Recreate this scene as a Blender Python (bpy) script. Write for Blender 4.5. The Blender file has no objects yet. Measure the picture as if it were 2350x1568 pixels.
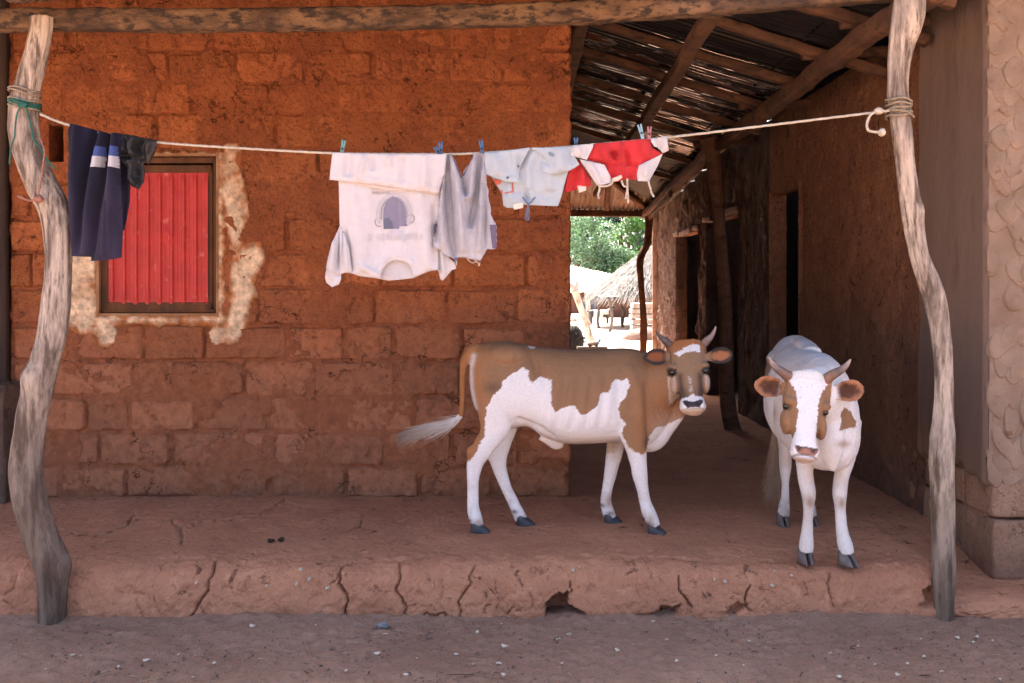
import bpy, bmesh, math, random
import numpy as np
from mathutils import Vector, Matrix
from mathutils.geometry import delaunay_2d_cdt

# ------------------------------------------------------------------ camera, sky, sun, exposure
SC = bpy.context.scene
COL = SC.collection
EYE = 1.60                      # camera height above the dirt
FPX, CX, HY = 2284.7, 1175.0, 650.0
cam_d = bpy.data.cameras.new('camera'); cam = bpy.data.objects.new('camera', cam_d); COL.objects.link(cam)
cam.location = (0, 0, EYE); cam.rotation_euler = (math.radians(90), 0, 0)
cam_d.sensor_width = 36; cam_d.lens = 35; cam_d.shift_y = -134.0/2350.0
cam_d.clip_start = 0.05; cam_d.clip_end = 2000
SC.camera = cam
SUN_EL, SUN_AZ = 55.0, -22.0    # degrees; azimuth from +Y (behind the house) towards +X
wd = bpy.data.worlds.new('World'); SC.world = wd; wd.use_nodes = True
wt = wd.node_tree; wt.nodes.clear()
sky = wt.nodes.new('ShaderNodeTexSky'); sky.sky_type = 'NISHITA'; sky.sun_disc = False
sky.sun_elevation = math.radians(SUN_EL); sky.sun_rotation = math.radians(SUN_AZ)
sky.air_density = .5; sky.dust_density = 6.0; sky.ozone_density = 0.0
bg = wt.nodes.new('ShaderNodeBackground'); bg.inputs['Strength'].default_value = 0.15
wo = wt.nodes.new('ShaderNodeOutputWorld')
wt.links.new(sky.outputs[0], bg.inputs[0]); wt.links.new(bg.outputs[0], wo.inputs[0])
sl = bpy.data.lights.new('sun', 'SUN'); sl.energy = 5.0; sl.angle = math.radians(0.53); sl.color = (1, .95, .87)
so = bpy.data.objects.new('sun', sl); COL.objects.link(so)
_e, _a = math.radians(SUN_EL), math.radians(SUN_AZ)
_s = Vector((math.sin(_a)*math.cos(_e), math.cos(_a)*math.cos(_e), math.sin(_e)))
so.rotation_euler = (-_s).to_track_quat('-Z', 'Y').to_euler(); so.location = _s*30
vs = SC.view_settings; vs.view_transform = 'Standard'; vs.look = 'None'; vs.gamma = 1; vs.use_curve_mapping = False
vs.exposure = 2.58
SC.cycles.max_bounces = 10; SC.cycles.diffuse_bounces = 6; SC.cycles.transparent_max_bounces = 16

# ------------------------------------------------------------------ helpers
rng = np.random.default_rng(7)
def at(x, y, Y):
    """point at distance Y in front of the camera that was measured at x, y in the photograph (2350 px wide)"""
    return np.array(((x-CX)*Y/FPX, Y, EYE-(y-HY)*Y/FPX))
def proj(V):
    return CX+V[:, 0]/V[:, 1]*FPX, HY-(V[:, 2]-EYE)/V[:, 1]*FPX
def floorpt(x, y, z):
    Y = (EYE-z)*FPX/(y-HY)
    return at(x, y, Y)

def _h(i, j, k, s):
    n = (i.astype(np.int64)*374761393 + j.astype(np.int64)*668265263 + k.astype(np.int64)*2147483647 + s*1274126177) & 0x7fffffff
    n = ((n ^ (n >> 13))*1274126177) & 0x7fffffff
    n = ((n ^ (n >> 15))*668265263) & 0x7fffffff
    return ((n ^ (n >> 16)) & 0xffff)/32767.5-1.0
def vnoise(P, s=0):
    P = np.asarray(P, float); f = np.floor(P); t = P-f; t = t*t*(3-2*t)
    i, j, k = f[:, 0], f[:, 1], f[:, 2]; i = i.astype(np.int64); j = j.astype(np.int64); k = k.astype(np.int64)
    r = 0
    for a in (0, 1):
        wa = t[:, 0] if a else 1-t[:, 0]
        for b in (0, 1):
            wb = t[:, 1] if b else 1-t[:, 1]
            for c in (0, 1):
                wc = t[:, 2] if c else 1-t[:, 2]
                r = r+wa*wb*wc*_h(i+a, j+b, k+c, s)
    return r
def fbm(P, o=4, s=0, g=.5):
    P = np.asarray(P, float); r = 0; a = 1; t = 0
    for q in range(o):
        r = r+a*vnoise(P*(2**q)+q*17.3, s+q); t += a; a *= g
    return r/t
def sstep(a, b, x):
    t = np.clip((x-a)/(b-a), 0, 1); return t*t*(3-2*t)
def seg_dist(px, py, pts):
    """distance of many points to a polyline, and the position along it 0..1"""
    best = np.full(px.shape, 1e9); tt = np.zeros(px.shape); n = len(pts)-1
    for q in range(n):
        ax, ay = pts[q][:2]; bx, by = pts[q+1][:2]; dx, dy = bx-ax, by-ay
        t = np.clip(((px-ax)*dx+(py-ay)*dy)/max(dx*dx+dy*dy, 1e-12), 0, 1)
        d = np.hypot(px-ax-t*dx, py-ay-t*dy); m = d < best
        best = np.where(m, d, best); tt = np.where(m, (q+t)/n, tt)
    return best, tt
def inpoly(px, py, poly):
    r = np.zeros(px.shape, bool); n = len(poly); j = n-1
    for i in range(n):
        xi, yi = poly[i]; xj, yj = poly[j]
        c = ((yi > py) != (yj > py)) & (px < (xj-xi)*(py-yi)/((yj-yi) or 1e-12)+xi)
        r ^= c; j = i
    return r

WL = {}                          # world position of every object that parents others
def mesh(name, V, Fc, mat=None, smooth=True):
    me = bpy.data.meshes.new(name)
    me.from_pydata([tuple(map(float, v)) for v in V], [], [tuple(int(i) for i in f) for f in Fc])
    if mat: me.materials.append(mat)
    if smooth: me.polygons.foreach_set('use_smooth', [True]*len(me.polygons))
    me.update(); return me
def obj(name, V, Fc, mat, parent=None, smooth=True, base=None):
    V = np.asarray(V, float)
    b = np.zeros(3) if (parent is None and base is None) else (np.asarray(base, float) if parent is None else WL[parent.name])
    o = bpy.data.objects.new(name, mesh(name, V-b, Fc, mat, smooth)); COL.objects.link(o)
    if parent is not None: o.parent = parent
    else: o.location = b
    WL[o.name] = b
    return o
def thing(name, base, label, cat, group=None):
    o = bpy.data.objects.new(name, None); COL.objects.link(o); o.location = tuple(float(q) for q in base)
    o.empty_display_size = .1; WL[o.name] = np.asarray(base, float)
    return tag(o, label, cat, group)
def tag(o, label, cat=None, group=None):
    o['label'] = label
    if cat: o['category'] = cat
    if group: o['group'] = group
    return o
def kind(o, k, label=None):
    o['kind'] = k
    if label: o['label'] = label
    return o
def setcol(o, C, name='Col'):
    a = o.data.color_attributes.new(name, 'FLOAT_COLOR', 'POINT')
    C = np.asarray(C, np.float32)
    if C.shape[1] == 3: C = np.concatenate([C, np.ones((len(C), 1), np.float32)], 1)
    a.data.foreach_set('color', C.ravel())

def grid_faces(nu, nv, wrap=False):
    r = []
    for j in range(nv-1):
        for i in range(nu-1 if not wrap else nu):
            a = j*nu+i; b = j*nu+(i+1) % nu
            r.append((a, b, b+nu, a+nu))
    return r
def box(c, s, rot=None):
    V = np.array([[x, y, z] for z in (-.5, .5) for y in (-.5, .5) for x in (-.5, .5)])*np.asarray(s)
    if rot is not None: V = V@np.asarray(rot).T
    return V+np.asarray(c), [(0, 2, 3, 1), (4, 5, 7, 6), (0, 1, 5, 4), (2, 6, 7, 3), (0, 4, 6, 2), (1, 3, 7, 5)]
def join(*parts):
    V = []; Fc = []; n = 0
    for v, f in parts:
        V.append(np.asarray(v)); Fc += [tuple(i+n for i in q) for q in f]; n += len(v)
    return np.concatenate(V), Fc
def catmull(P, n):
    P = np.asarray(P, float); m = len(P)
    t = np.linspace(0, m-1, n); i = np.minimum(t.astype(int), m-2); u = (t-i)[:, None]
    g = lambda k: P[np.clip(k, 0, m-1)]
    a, b, c, d = g(i-1), g(i), g(i+1), g(i+2)
    return .5*((2*b)+(c-a)*u+(2*a-5*b+4*c-d)*u*u+(3*b-a-3*c+d)*u**3)
def tube(C, ra, rb=None, up=(0, 0, 1), n=16, sup=2.0, egg=0.0, cap=True, twist=0.0, lobes=0, lob=0.0, tan=None):
    """closed tube through centres C with half-widths ra (sideways) and rb (along up)"""
    C = np.asarray(C, float); m = len(C); ra = np.broadcast_to(np.asarray(ra, float), (m,)); rb = ra if rb is None else np.broadcast_to(np.asarray(rb, float), (m,))
    T = np.gradient(C, axis=0); T /= np.linalg.norm(T, axis=1)[:, None]+1e-12
    if tan is not None: T = np.broadcast_to(np.asarray(tan, float), (m, 3))
    U = np.broadcast_to(np.asarray(up, float), (m, 3)); U = U-(U*T).sum(1)[:, None]*T; U = U/(np.linalg.norm(U, axis=1)[:, None]+1e-12)
    S = np.cross(T, U)
    th = np.linspace(0, 2*np.pi, n, endpoint=False); c, s = np.cos(th), np.sin(th)
    cc = np.sign(c)*np.abs(c)**(2/sup); ss = np.sign(s)*np.abs(s)**(2/sup)
    V = []
    for i in range(m):
        k = np.ones(n)
        if lobes: k = 1+lob*np.cos(lobes*th+twist*i)
        V.append(C[i]+np.outer(cc*k*(1-egg*ss), S[i])*ra[i]+np.outer(ss*k, U[i])*rb[i])
    V = np.concatenate(V); Fc = grid_faces(n, m, True)
    if cap:
        a = len(V); V = np.concatenate([V, C[:1], C[-1:]])
        Fc += [(a, (i+1) % n, i) for i in range(n)]+[(a+1, (m-1)*n+i, (m-1)*n+(i+1) % n) for i in range(n)]
    return V, Fc
def smooth_tube(C, R, k=40, **kw):
    C = catmull(C, k); R = catmull(np.asarray(R, float)[:, None], k)[:, 0]
    kw.setdefault('up', (.04, 1, .03)); return tube(C, np.maximum(R, 1e-4), **kw)
def ellipsoid(c, r, n=14, m=9, rot=None):
    V = [[0, 0, 1]]
    for j in range(1, m):
        p = math.pi*j/m
        for i in range(n):
            t = 2*math.pi*i/n; V.append([math.sin(p)*math.cos(t), math.sin(p)*math.sin(t), math.cos(p)])
    V.append([0, 0, -1]); V = np.array(V)*np.asarray(r)
    if rot is not None: V = V@np.asarray(rot).T
    Fc = [(0, 1+i, 1+(i+1) % n) for i in range(n)]
    for j in range(m-2):
        for i in range(n):
            a = 1+j*n+i; b = 1+j*n+(i+1) % n; Fc.append((a, a+n, b+n, b))
    e = len(V)-1; q = 1+(m-2)*n
    Fc += [(e, q+(i+1) % n, q+i) for i in range(n)]
    return V+np.asarray(c), Fc

# ------------------------------------------------------------------ materials
def new_mat(name):
    m = bpy.data.materials.new(name); m.use_nodes = True
    nt = m.node_tree; b = nt.nodes['Principled BSDF']
    return m, nt, b
def N(nt, t, **k):
    n = nt.nodes.new(t)
    for a, v in k.items():
        if a in n.inputs: n.inputs[a].default_value = v
        else: setattr(n, a, v)
    return n
def noise(nt, vec, scale, detail=6, rough=.55, dist=0.0):
    n = N(nt, 'ShaderNodeTexNoise'); n.inputs['Scale'].default_value = scale; n.inputs['Detail'].default_value = detail
    n.inputs['Roughness'].default_value = rough; n.inputs['Distortion'].default_value = dist
    nt.links.new(vec, n.inputs['Vector']); return n.outputs['Fac']
def ramp(nt, f, lo, hi):
    n = N(nt, 'ShaderNodeMapRange'); n.inputs[1].default_value = lo; n.inputs[2].default_value = hi; n.clamp = True
    nt.links.new(f, n.inputs[0]); return n.outputs[0]
def mixc(nt, f, a, b, mode='MIX'):
    n = N(nt, 'ShaderNodeMix'); n.data_type = 'RGBA'; n.blend_type = mode
    for v, s in ((f, n.inputs[0]), (a, n.inputs[6]), (b, n.inputs[7])):
        if hasattr(v, 'links') or hasattr(v, 'is_output'): nt.links.new(v, s)
        elif isinstance(v, (int, float)): s.default_value = v
        else: s.default_value = (*v, 1)
    return n.outputs[2]
def math_(nt, op, a, b=0.0):
    n = N(nt, 'ShaderNodeMath'); n.operation = op
    for v, s in ((a, n.inputs[0]), (b, n.inputs[1])):
        if isinstance(v, (int, float)): s.default_value = v
        else: nt.links.new(v, s)
    return n.outputs[0]
def coords(nt, scale=(1, 1, 1), kind_='Object', rnd=False):
    tc = N(nt, 'ShaderNodeTexCoord'); mp = N(nt, 'ShaderNodeMapping'); mp.inputs['Scale'].default_value = scale
    nt.links.new(tc.outputs[kind_], mp.inputs['Vector'])
    if rnd:
        oi = N(nt, 'ShaderNodeObjectInfo'); m2 = N(nt, 'ShaderNodeVectorMath'); m2.operation = 'SCALE'; m2.inputs[0].default_value = (91, 57, 33)
        nt.links.new(oi.outputs['Random'], m2.inputs['Scale']); nt.links.new(m2.outputs[0], mp.inputs['Location'])
    return mp.outputs[0]
def bumpn(nt, b, hs, dist=.01, strength=1.0):
    prev = None
    for h, d in hs:
        n = N(nt, 'ShaderNodeBump'); n.inputs['Strength'].default_value = strength; n.inputs['Distance'].default_value = d
        nt.links.new(h, n.inputs['Height'])
        if prev is not None: nt.links.new(prev, n.inputs['Normal'])
        prev = n.outputs[0]
    nt.links.new(prev, b.inputs['Normal'])
def simple(name, c1, c2, scale=8, rough=.85, bumps=((40, .002),), stretch=(1, 1, 1), spec=.25, c3=None, s3=30, lo=.35, hi=.65, rnd=0.0, t3=(.55, .7)):
    """two-tone noise material with fine relief; c3 adds sparse flecks; rnd gives each object its own brightness"""
    m, nt, b = new_mat(name); v = coords(nt, stretch)
    f = ramp(nt, noise(nt, v, scale), lo, hi); c = mixc(nt, f, c1, c2)
    if c3 is not None: c = mixc(nt, ramp(nt, noise(nt, v, s3, 4), *t3), c, c3)
    if rnd:
        oi = N(nt, 'ShaderNodeObjectInfo'); k = math_(nt, 'MULTIPLY_ADD', oi.outputs['Random'], 2*rnd)
        k.node.inputs[2].default_value = 1-rnd
        cc = N(nt, 'ShaderNodeCombineColor')
        for q in range(3): nt.links.new(k, cc.inputs[q])
        c = mixc(nt, 1.0, c, cc.outputs[0], 'MULTIPLY')
    nt.links.new(c, b.inputs['Base Color']); b.inputs['Roughness'].default_value = rough; b.inputs['Specular IOR Level'].default_value = spec
    if bumps: bumpn(nt, b, [(noise(nt, v, s, 8, .6), d) for s, d in bumps])
    return m
def vcol_mat(name, rough=.8, spec=.2, bumps=((300, .001),), stretch=(1, 1, 1), sheen=0.0, trans=0.0, var=.0, vs_=60):
    """colour from the mesh's own colour attribute, with slight grain"""
    m, nt, b = new_mat(name); v = coords(nt, stretch)
    a = N(nt, 'ShaderNodeVertexColor'); a.layer_name = 'Col'; c = a.outputs[0]
    if var:
        f = noise(nt, v, vs_, 5, .6); k = ramp(nt, f, .3, .7)
        c = mixc(nt, k, mixc(nt, 1.0, c, (1-var,)*3, 'MULTIPLY'), mixc(nt, 1.0, c, (1+var*.5,)*3, 'MULTIPLY'))
    nt.links.new(c, b.inputs['Base Color']); b.inputs['Roughness'].default_value = rough; b.inputs['Specular IOR Level'].default_value = spec
    if sheen: b.inputs['Sheen Weight'].default_value = sheen
    if bumps: bumpn(nt, b, [(noise(nt, v, s, 6, .6), d) for s, d in bumps])
    return m

def mud_mat(name, top, low, dust, z0, z1, rnd=.12, dark=(.10, .028, .012), streak=(1, 1, 1), bm=1.0, fleck=.5, crack=.85):
    """laterite mud: mottled, darker pits, dust splashed up to a ragged height"""
    m, nt, b = new_mat(name); v = coords(nt, streak)
    f1 = noise(nt, v, 3.2, 7, .6); f2 = noise(nt, v, 17, 6, .6); f3 = noise(nt, v, 60, 6, .65)
    c = mixc(nt, ramp(nt, f1, .36, .64), top, low)
    c = mixc(nt, math_(nt, 'MULTIPLY', ramp(nt, f2, .48, .68), .65), c, low)
    c = mixc(nt, math_(nt, 'MULTIPLY', ramp(nt, f3, .53, .63), fleck), c, dark)
    spots = math_(nt, 'MULTIPLY', ramp(nt, noise(nt, v, 12.0, 10, .72, .6), .575, .63), ramp(nt, noise(nt, v, 2.6, 4, .5), .46, .58))
    c = mixc(nt, math_(nt, 'MULTIPLY', spots, .9), c, [q*.7 for q in dark])
    c = mixc(nt, math_(nt, 'MULTIPLY', ramp(nt, noise(nt, v, 9, 7, .7, .3), .57, .68), .45), c, [min(.8, q*1.35+.02) for q in top])
    cn = math_(nt, 'ABSOLUTE', math_(nt, 'SUBTRACT', noise(nt, v, 2.6, 6, .6, .3), .5))
    cl = N(nt, 'ShaderNodeMapRange'); cl.inputs[1].default_value = .002; cl.inputs[2].default_value = .009; cl.inputs[3].default_value = 1; cl.inputs[4].default_value = 0; nt.links.new(cn, cl.inputs[0])
    crk = math_(nt, 'MULTIPLY', cl.outputs[0], ramp(nt, noise(nt, v, 3.0, 3, .5), .52, .60))
    sp = N(nt, 'ShaderNodeSeparateXYZ'); g = N(nt, 'ShaderNodeNewGeometry'); nt.links.new(g.outputs['Position'], sp.inputs[0])
    hz = math_(nt, 'ADD', sp.outputs[2], math_(nt, 'MULTIPLY', math_(nt, 'SUBTRACT', noise(nt, v, 2.0, 6), .5), 1.1))
    n = N(nt, 'ShaderNodeMapRange'); n.inputs[1].default_value = z0; n.inputs[2].default_value = z1; n.inputs[3].default_value = 1; n.inputs[4].default_value = 0
    nt.links.new(hz, n.inputs[0])
    c = mixc(nt, math_(nt, 'MULTIPLY', n.outputs[0], .9), c, mixc(nt, ramp(nt, f2, .35, .65), dust, [q*.72 for q in dust]))
    if rnd:
        oi = N(nt, 'ShaderNodeObjectInfo'); k = math_(nt, 'MULTIPLY_ADD', oi.outputs['Random'], 2*rnd); k.node.inputs[2].default_value = 1-rnd
        cc = N(nt, 'ShaderNodeCombineColor'); [nt.links.new(k, cc.inputs[q]) for q in range(3)]
        c = mixc(nt, 1.0, c, cc.outputs[0], 'MULTIPLY')
    c = mixc(nt, math_(nt, 'MULTIPLY', crk, crack), c, [q*.45 for q in dark])
    # pale grit flecks
    c = mixc(nt, ramp(nt, noise(nt, v, 95, 2, .4), .77, .80), c, (.55, .42, .32))
    nt.links.new(c, b.inputs['Base Color']); b.inputs['Roughness'].default_value = .95; b.inputs['Specular IOR Level'].default_value = .12
    bumpn(nt, b, [(f1, .03*bm), (f2, .022*bm), (f3, .012*bm), (noise(nt, v, 180, 5, .7), .005*bm)])
    return m

M = {}
M['brick'] = mud_mat('mud_brick', (.45, .158, .060), (.34, .112, .047), (.45, .215, .125), .65, 1.75, rnd=.16, dark=(.085, .032, .018))
M['mortar'] = mud_mat('mud_mortar', (.38, .132, .051), (.27, .088, .039), (.37, .160, .088), .65, 1.75, rnd=0, dark=(.07, .028, .016))
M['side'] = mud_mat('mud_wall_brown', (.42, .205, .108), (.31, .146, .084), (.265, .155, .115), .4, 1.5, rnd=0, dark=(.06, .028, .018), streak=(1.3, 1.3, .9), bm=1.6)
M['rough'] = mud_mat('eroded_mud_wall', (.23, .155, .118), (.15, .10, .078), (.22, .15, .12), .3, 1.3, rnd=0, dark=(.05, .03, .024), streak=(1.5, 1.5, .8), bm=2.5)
M['platform'] = mud_mat('mud_platform', (.58, .285, .168), (.47, .222, .133), (.42, .215, .135), -.6, -.2, rnd=0, dark=(.20, .095, .062), bm=.8, fleck=.22, crack=.35)
M['block'] = mud_mat('sand_block', (.44, .29, .20), (.34, .21, .14), (.27, .155, .105), .0, .45, rnd=.14, dark=(.15, .08, .05))
M['scale'] = simple('plaster_dab', (.325, .235, .168), (.24, .165, .115), 6, .9, ((30, .006), (120, .003)), c3=(.20, .115, .075), s3=22, t3=(.60, .72), rnd=.10)
M['plaster'] = simple('grey_plaster', (.235, .165, .125), (.18, .122, .094), 2.2, .85, ((6, .012), (40, .003), (160, .001)), stretch=(1, 1, .35), c3=(.13, .085, .065), s3=5, t3=(.58, .75))
M['cream'] = simple('cream_plaster', (.66, .46, .27), (.50, .30, .15), 7, .95, ((14, .01), (60, .005), (200, .002)), c3=(.32, .15, .07), s3=13, t3=(.54, .66))
M['revealmud'] = simple('reveal_mud', (.42, .26, .14), (.28, .14, .065), 9, .95, ((20, .01), (80, .004)))
M['halo'] = vcol_mat('feathered_plaster', .95, .1, ((14, .012), (60, .006), (200, .003)), var=.5, vs_=24)
M['dirt'] = simple('dirt_ground', (.20, .125, .098), (.155, .093, .074), 2.5, .97, ((22, .012), (90, .005), (260, .002)), c3=(.09, .058, .047), s3=45, t3=(.60, .72), spec=.1)
M['sand'] = None
M['dark'] = simple('room_dark', (.05, .035, .028), (.035, .026, .022), 4, .95)  # near-black colour stands in for the shade inside the rooms
M['beam'] = simple('beam_bark', (.24, .145, .080), (.10, .062, .040), 9, .92, ((28, .018), (90, .010), (240, .004)), stretch=(.5, 1, 1), c3=(.060, .042, .033), s3=32, t3=(.48, .60), lo=.40, hi=.60)
M['pole'] = simple('weathered_pole', (.56, .46, .37), (.34, .27, .225), 7, .85, ((24, .010), (80, .006), (220, .002)), stretch=(1, 1, .16), c3=(.15, .115, .09), s3=15, t3=(.54, .68))
M['pole_low'] = None
M['rafter'] = simple('rafter_wood', (.19, .098, .054), (.085, .045, .029), 8, .9, ((30, .006), (120, .003)), stretch=(.5, .5, 1), c3=(.06, .035, .025), s3=22)
M['wood'] = simple('window_wood', (.15, .066, .030), (.075, .036, .020), 9, .8, ((50, .003), (160, .0015)), stretch=(1, 1, .3), c3=(.07, .04, .025), s3=18)
M['oldwood'] = simple('dark_door_wood', (.055, .034, .025), (.03, .02, .016), 9, .8, ((50, .003),), stretch=(3, 1, .2))
M['greymud'] = simple('grey_mud_block', (.16, .11, .085), (.10, .07, .055), 7, .95, ((20, .012), (90, .004)), c3=(.06, .04, .03), s3=16)
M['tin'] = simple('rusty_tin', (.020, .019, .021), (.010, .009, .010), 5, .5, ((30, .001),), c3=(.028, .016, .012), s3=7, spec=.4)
M['fartin'] = simple('pale_tin', (.40, .34, .29), (.27, .20, .155), 3, .55, ((30, .001),), stretch=(2, .4, 1), c3=(.16, .09, .06), s3=9)
M['whitetin'] = simple('sunlit_tin', (.66, .60, .54), (.55, .48, .42), 2, .6, ())
M['rope'] = simple('clothesline_rope', (.62, .57, .46), (.47, .41, .32), 60, .9, ((200, .001),))
M['oldrope'] = simple('aged_rope', (.33, .28, .20), (.23, .18, .13), 60, .9, ((200, .001),))
M['green'] = simple('green_cord', (.03, .16, .12), (.02, .10, .08), 40, .7, ())
M['pinkcord'] = simple('faded_red_cord', (.36, .17, .12), (.26, .12, .085), 40, .8, ())
M['red'] = simple('red_paint_tin', (.56, .038, .030), (.44, .026, .022), 6, .48, ((15, .002), (120, .0006)), c3=(.60, .14, .12), s3=16, t3=(.62, .74), spec=.45)
M['horn'] = simple('horn', (.34, .27, .23), (.20, .16, .145), 20, .45, ((60, .001),), stretch=(1, 1, 1), spec=.4)
M['hoof'] = simple('hoof', (.055, .06, .07), (.028, .03, .035), 25, .38, ((80, .001),), spec=.5)
M['hoof2'] = simple('hoof_pale', (.16, .13, .12), (.09, .075, .07), 25, .42, ((80, .001),), spec=.5)
M['eye'] = simple('eye', (.008, .006, .005), (.012, .008, .006), 10, .06, (), spec=.7)
M['coat'] = vcol_mat('cow_coat', .72, .22, ((190, .0016), (520, .0012)), (1, 1, .6), sheen=.12, var=.10, vs_=130)
M['cloth'] = vcol_mat('cotton', .92, .1, ((420, .0006), (25, .002)), sheen=.1, var=.05, vs_=35)
M['nylon'] = vcol_mat('nylon', .42, .35, ((30, .006),), var=.1, vs_=20)
M['hair'] = vcol_mat('tail_hair', .7, .2, ())
M['leaf'] = None
# ------------------------------------------------------------------ ground
def dirt_mat():
    m, nt, b = new_mat('dirt_ground'); v = coords(nt)
    f1 = noise(nt, v, 1.6, 7, .6); f2 = noise(nt, v, 14, 7, .65); f3 = noise(nt, v, 70, 6, .7)
    c = mixc(nt, ramp(nt, f1, .35, .65), (.38, .238, .172), (.29, .175, .125))
    c = mixc(nt, math_(nt, 'MULTIPLY', ramp(nt, f2, .5, .72), .6), c, (.22, .148, .118))
    c = mixc(nt, math_(nt, 'MULTIPLY', ramp(nt, f3, .57, .68), .8), c, (.085, .055, .045))
    c = mixc(nt, ramp(nt, noise(nt, v, 130, 3, .5), .70, .74), c, (.42, .34, .28))
    g = N(nt, 'ShaderNodeNewGeometry'); sp = N(nt, 'ShaderNodeSeparateXYZ'); nt.links.new(g.outputs['Position'], sp.inputs[0])
    far = ramp(nt, math_(nt, 'ADD', sp.outputs[1], math_(nt, 'MULTIPLY', f1, 3)), 16.5, 20)
    yard = ramp(nt, math_(nt, 'SUBTRACT', math_(nt, 'MULTIPLY', f1, 1.2), sp.outputs[1]), -2.9, -1.9)  # unseen yard tinted paler, so the light bounced from it is more neutral
    far = math_(nt, 'MAXIMUM', far, math_(nt, 'MULTIPLY', yard, .12))
    c = mixc(nt, far, c, mixc(nt, ramp(nt, f1, .4, .6), (.52, .42, .33), (.42, .32, .25)))
    nt.links.new(c, b.inputs['Base Color']); b.inputs['Roughness'].default_value = .97; b.inputs['Specular IOR Level'].default_value = .1
    bumpn(nt, b, [(f2, .018), (f3, .008), (noise(nt, v, 240, 5, .7), .003)])
    return m
M['dirt'] = dirt_mat()
def build_ground():
    xs = np.concatenate([-np.geomspace(700, 3.4, 26), np.arange(-3.3, 3.3, .016), np.geomspace(3.4, 700, 26)])
    ys = np.concatenate([-np.geomspace(700, 2, 18), np.linspace(-1.5, 3.6, 14), np.arange(3.7, 5.0, .013), np.linspace(5.1, 17, 24), np.geomspace(17.6, 900, 60)])
    X, Y = np.meshgrid(xs, ys); x, y = X.ravel(), Y.ravel()
    near = sstep(2.8, 3.8, y)*(1-sstep(5.0, 6, y))*(1-sstep(3.3, 4, np.abs(x)))
    P = np.stack([x, y, 0*x], 1)
    z = near*(fbm(P*3, 3, 5)*.016+fbm(P*11, 3, 6)*.011+np.maximum(fbm(P*30, 2, 8)-.05, 0)*.022)
    # dust drifted up against the step
    z += near*.035*np.exp(-((4.80-y)/.12)**2)*(.6+.6*vnoise(P*2.2, 9))
    # trodden floor of the alley stands lower than the platform
    o = obj('ground', np.stack([x, y, z], 1), grid_faces(len(xs), len(ys)), M['dirt'])
    kind(o, 'structure', 'brown trodden dirt ground strewn with shell bits')
build_ground()

# ------------------------------------------------------------------ raised mud platform with rounded, cracked lip
PZ = .24
Z3 = lambda p: [(.4004*a, 940+.4004*b) for a, b in p]
ZB = lambda p: [(752+.36*a, 1222+.36*b) for a, b in p]
ZC = lambda p: [(1504+.36*a, 1222+.36*b) for a, b in p]
CRACKS = [(Z3([(835, 890), (780, 990), (770, 1050), (785, 1110), (800, 1140), (822, 1192)]), 2.3, .012),
          (Z3([(1235, 870), (1222, 900), (1212, 945), (1188, 975), (1188, 1040), (1150, 1100), (1110, 1165), (1095, 1195), (1132, 1216)]), 4.2, .04),
          (Z3([(1150, 1132), (1160, 1165), (1185, 1195), (1215, 1200), (1255, 1196)]), 2.6, .02),
          (Z3([(2040, 850), (1960, 880), (1935, 930), (1905, 990)]), 4, .018),
          (Z3([(1950, 900), (1940, 1005), (1985, 1060), (1988, 1110), (1970, 1150), (1975, 1190), (1940, 1212)]), 4.6, .04),
          (Z3([(105, 935), (92, 980), (85, 1030), (25, 1062)]), 2.6, .015), (Z3([(15, 1090), (60, 1110), (95, 1140)]), 2.6, .015),
          (Z3([(950, 835), (880, 880), (835, 900)]), 3, .008),
          (ZB([(460, 190), (465, 280), (435, 370), (470, 420), (495, 490), (485, 552), (440, 568)]), 3.6, .035),
          (ZB([(935, 225), (895, 280), (915, 320), (880, 380), (835, 445), (850, 500), (845, 565)]), 3.4, .03),
          (ZB([(1070, 315), (1082, 420), (1075, 500)]), 2.2, .014), (ZB([(725, 295), (735, 370), (720, 470), (725, 520)]), 2.2, .012),
          (ZB([(1285, 380), (1310, 440), (1290, 490), (1205, 500)]), 2.4, .016), (ZB([(1190, 472), (1150, 525)]), 3.2, .02),
          (ZB([(1545, 320), (1560, 380)]), 3, .03), (ZB([(1660, 540), (1760, 545), (1850, 520), (1960, 530), (2040, 520)]), 4, .03),
          (ZB([(600, 545), (625, 520), (680, 548), (740, 520), (760, 545)]), 3.4, .03),
          (ZB([(1960, 300), (1970, 370), (1988, 405)]), 2.2, .012),
          (ZC([(150, 285), (153, 370), (200, 430), (238, 485)]), 4, .035), (ZC([(610, 350), (590, 380), (580, 440), (600, 500), (622, 522)]), 3.4, .03),
          (ZC([(580, 400), (540, 400), (505, 388)]), 2.4, .012), (ZC([(1112, 240), (1115, 370), (1130, 450), (1150, 485)]), 3.2, .022),
          (ZC([(948, 285), (970, 350), (992, 388), (960, 406)]), 2.4, .014), (ZC([(890, 520), (960, 545), (1120, 543)]), 4, .02)]
HOLES = [(ZB([(1375, 505), (1400, 450), (1440, 390), (1480, 378), (1510, 388), (1545, 365), (1552, 455), (1600, 488), (1650, 520), (1662, 575), (1380, 575)]), .26),
         (ZB([(2000, 545), (2040, 520), (2130, 468), (2200, 470), (2245, 455), (2245, 520), (2180, 560), (2020, 565)]), .10),
         (ZC([(450, 530), (470, 492), (510, 452), (570, 440), (592, 480), (602, 505), (560, 520), (500, 545)]), .09),
         (ZC([(1770, 250), (1752, 330), (1700, 372), (1704, 420), (1655, 470), (1790, 500), (1790, 250)]), .10)]
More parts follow.
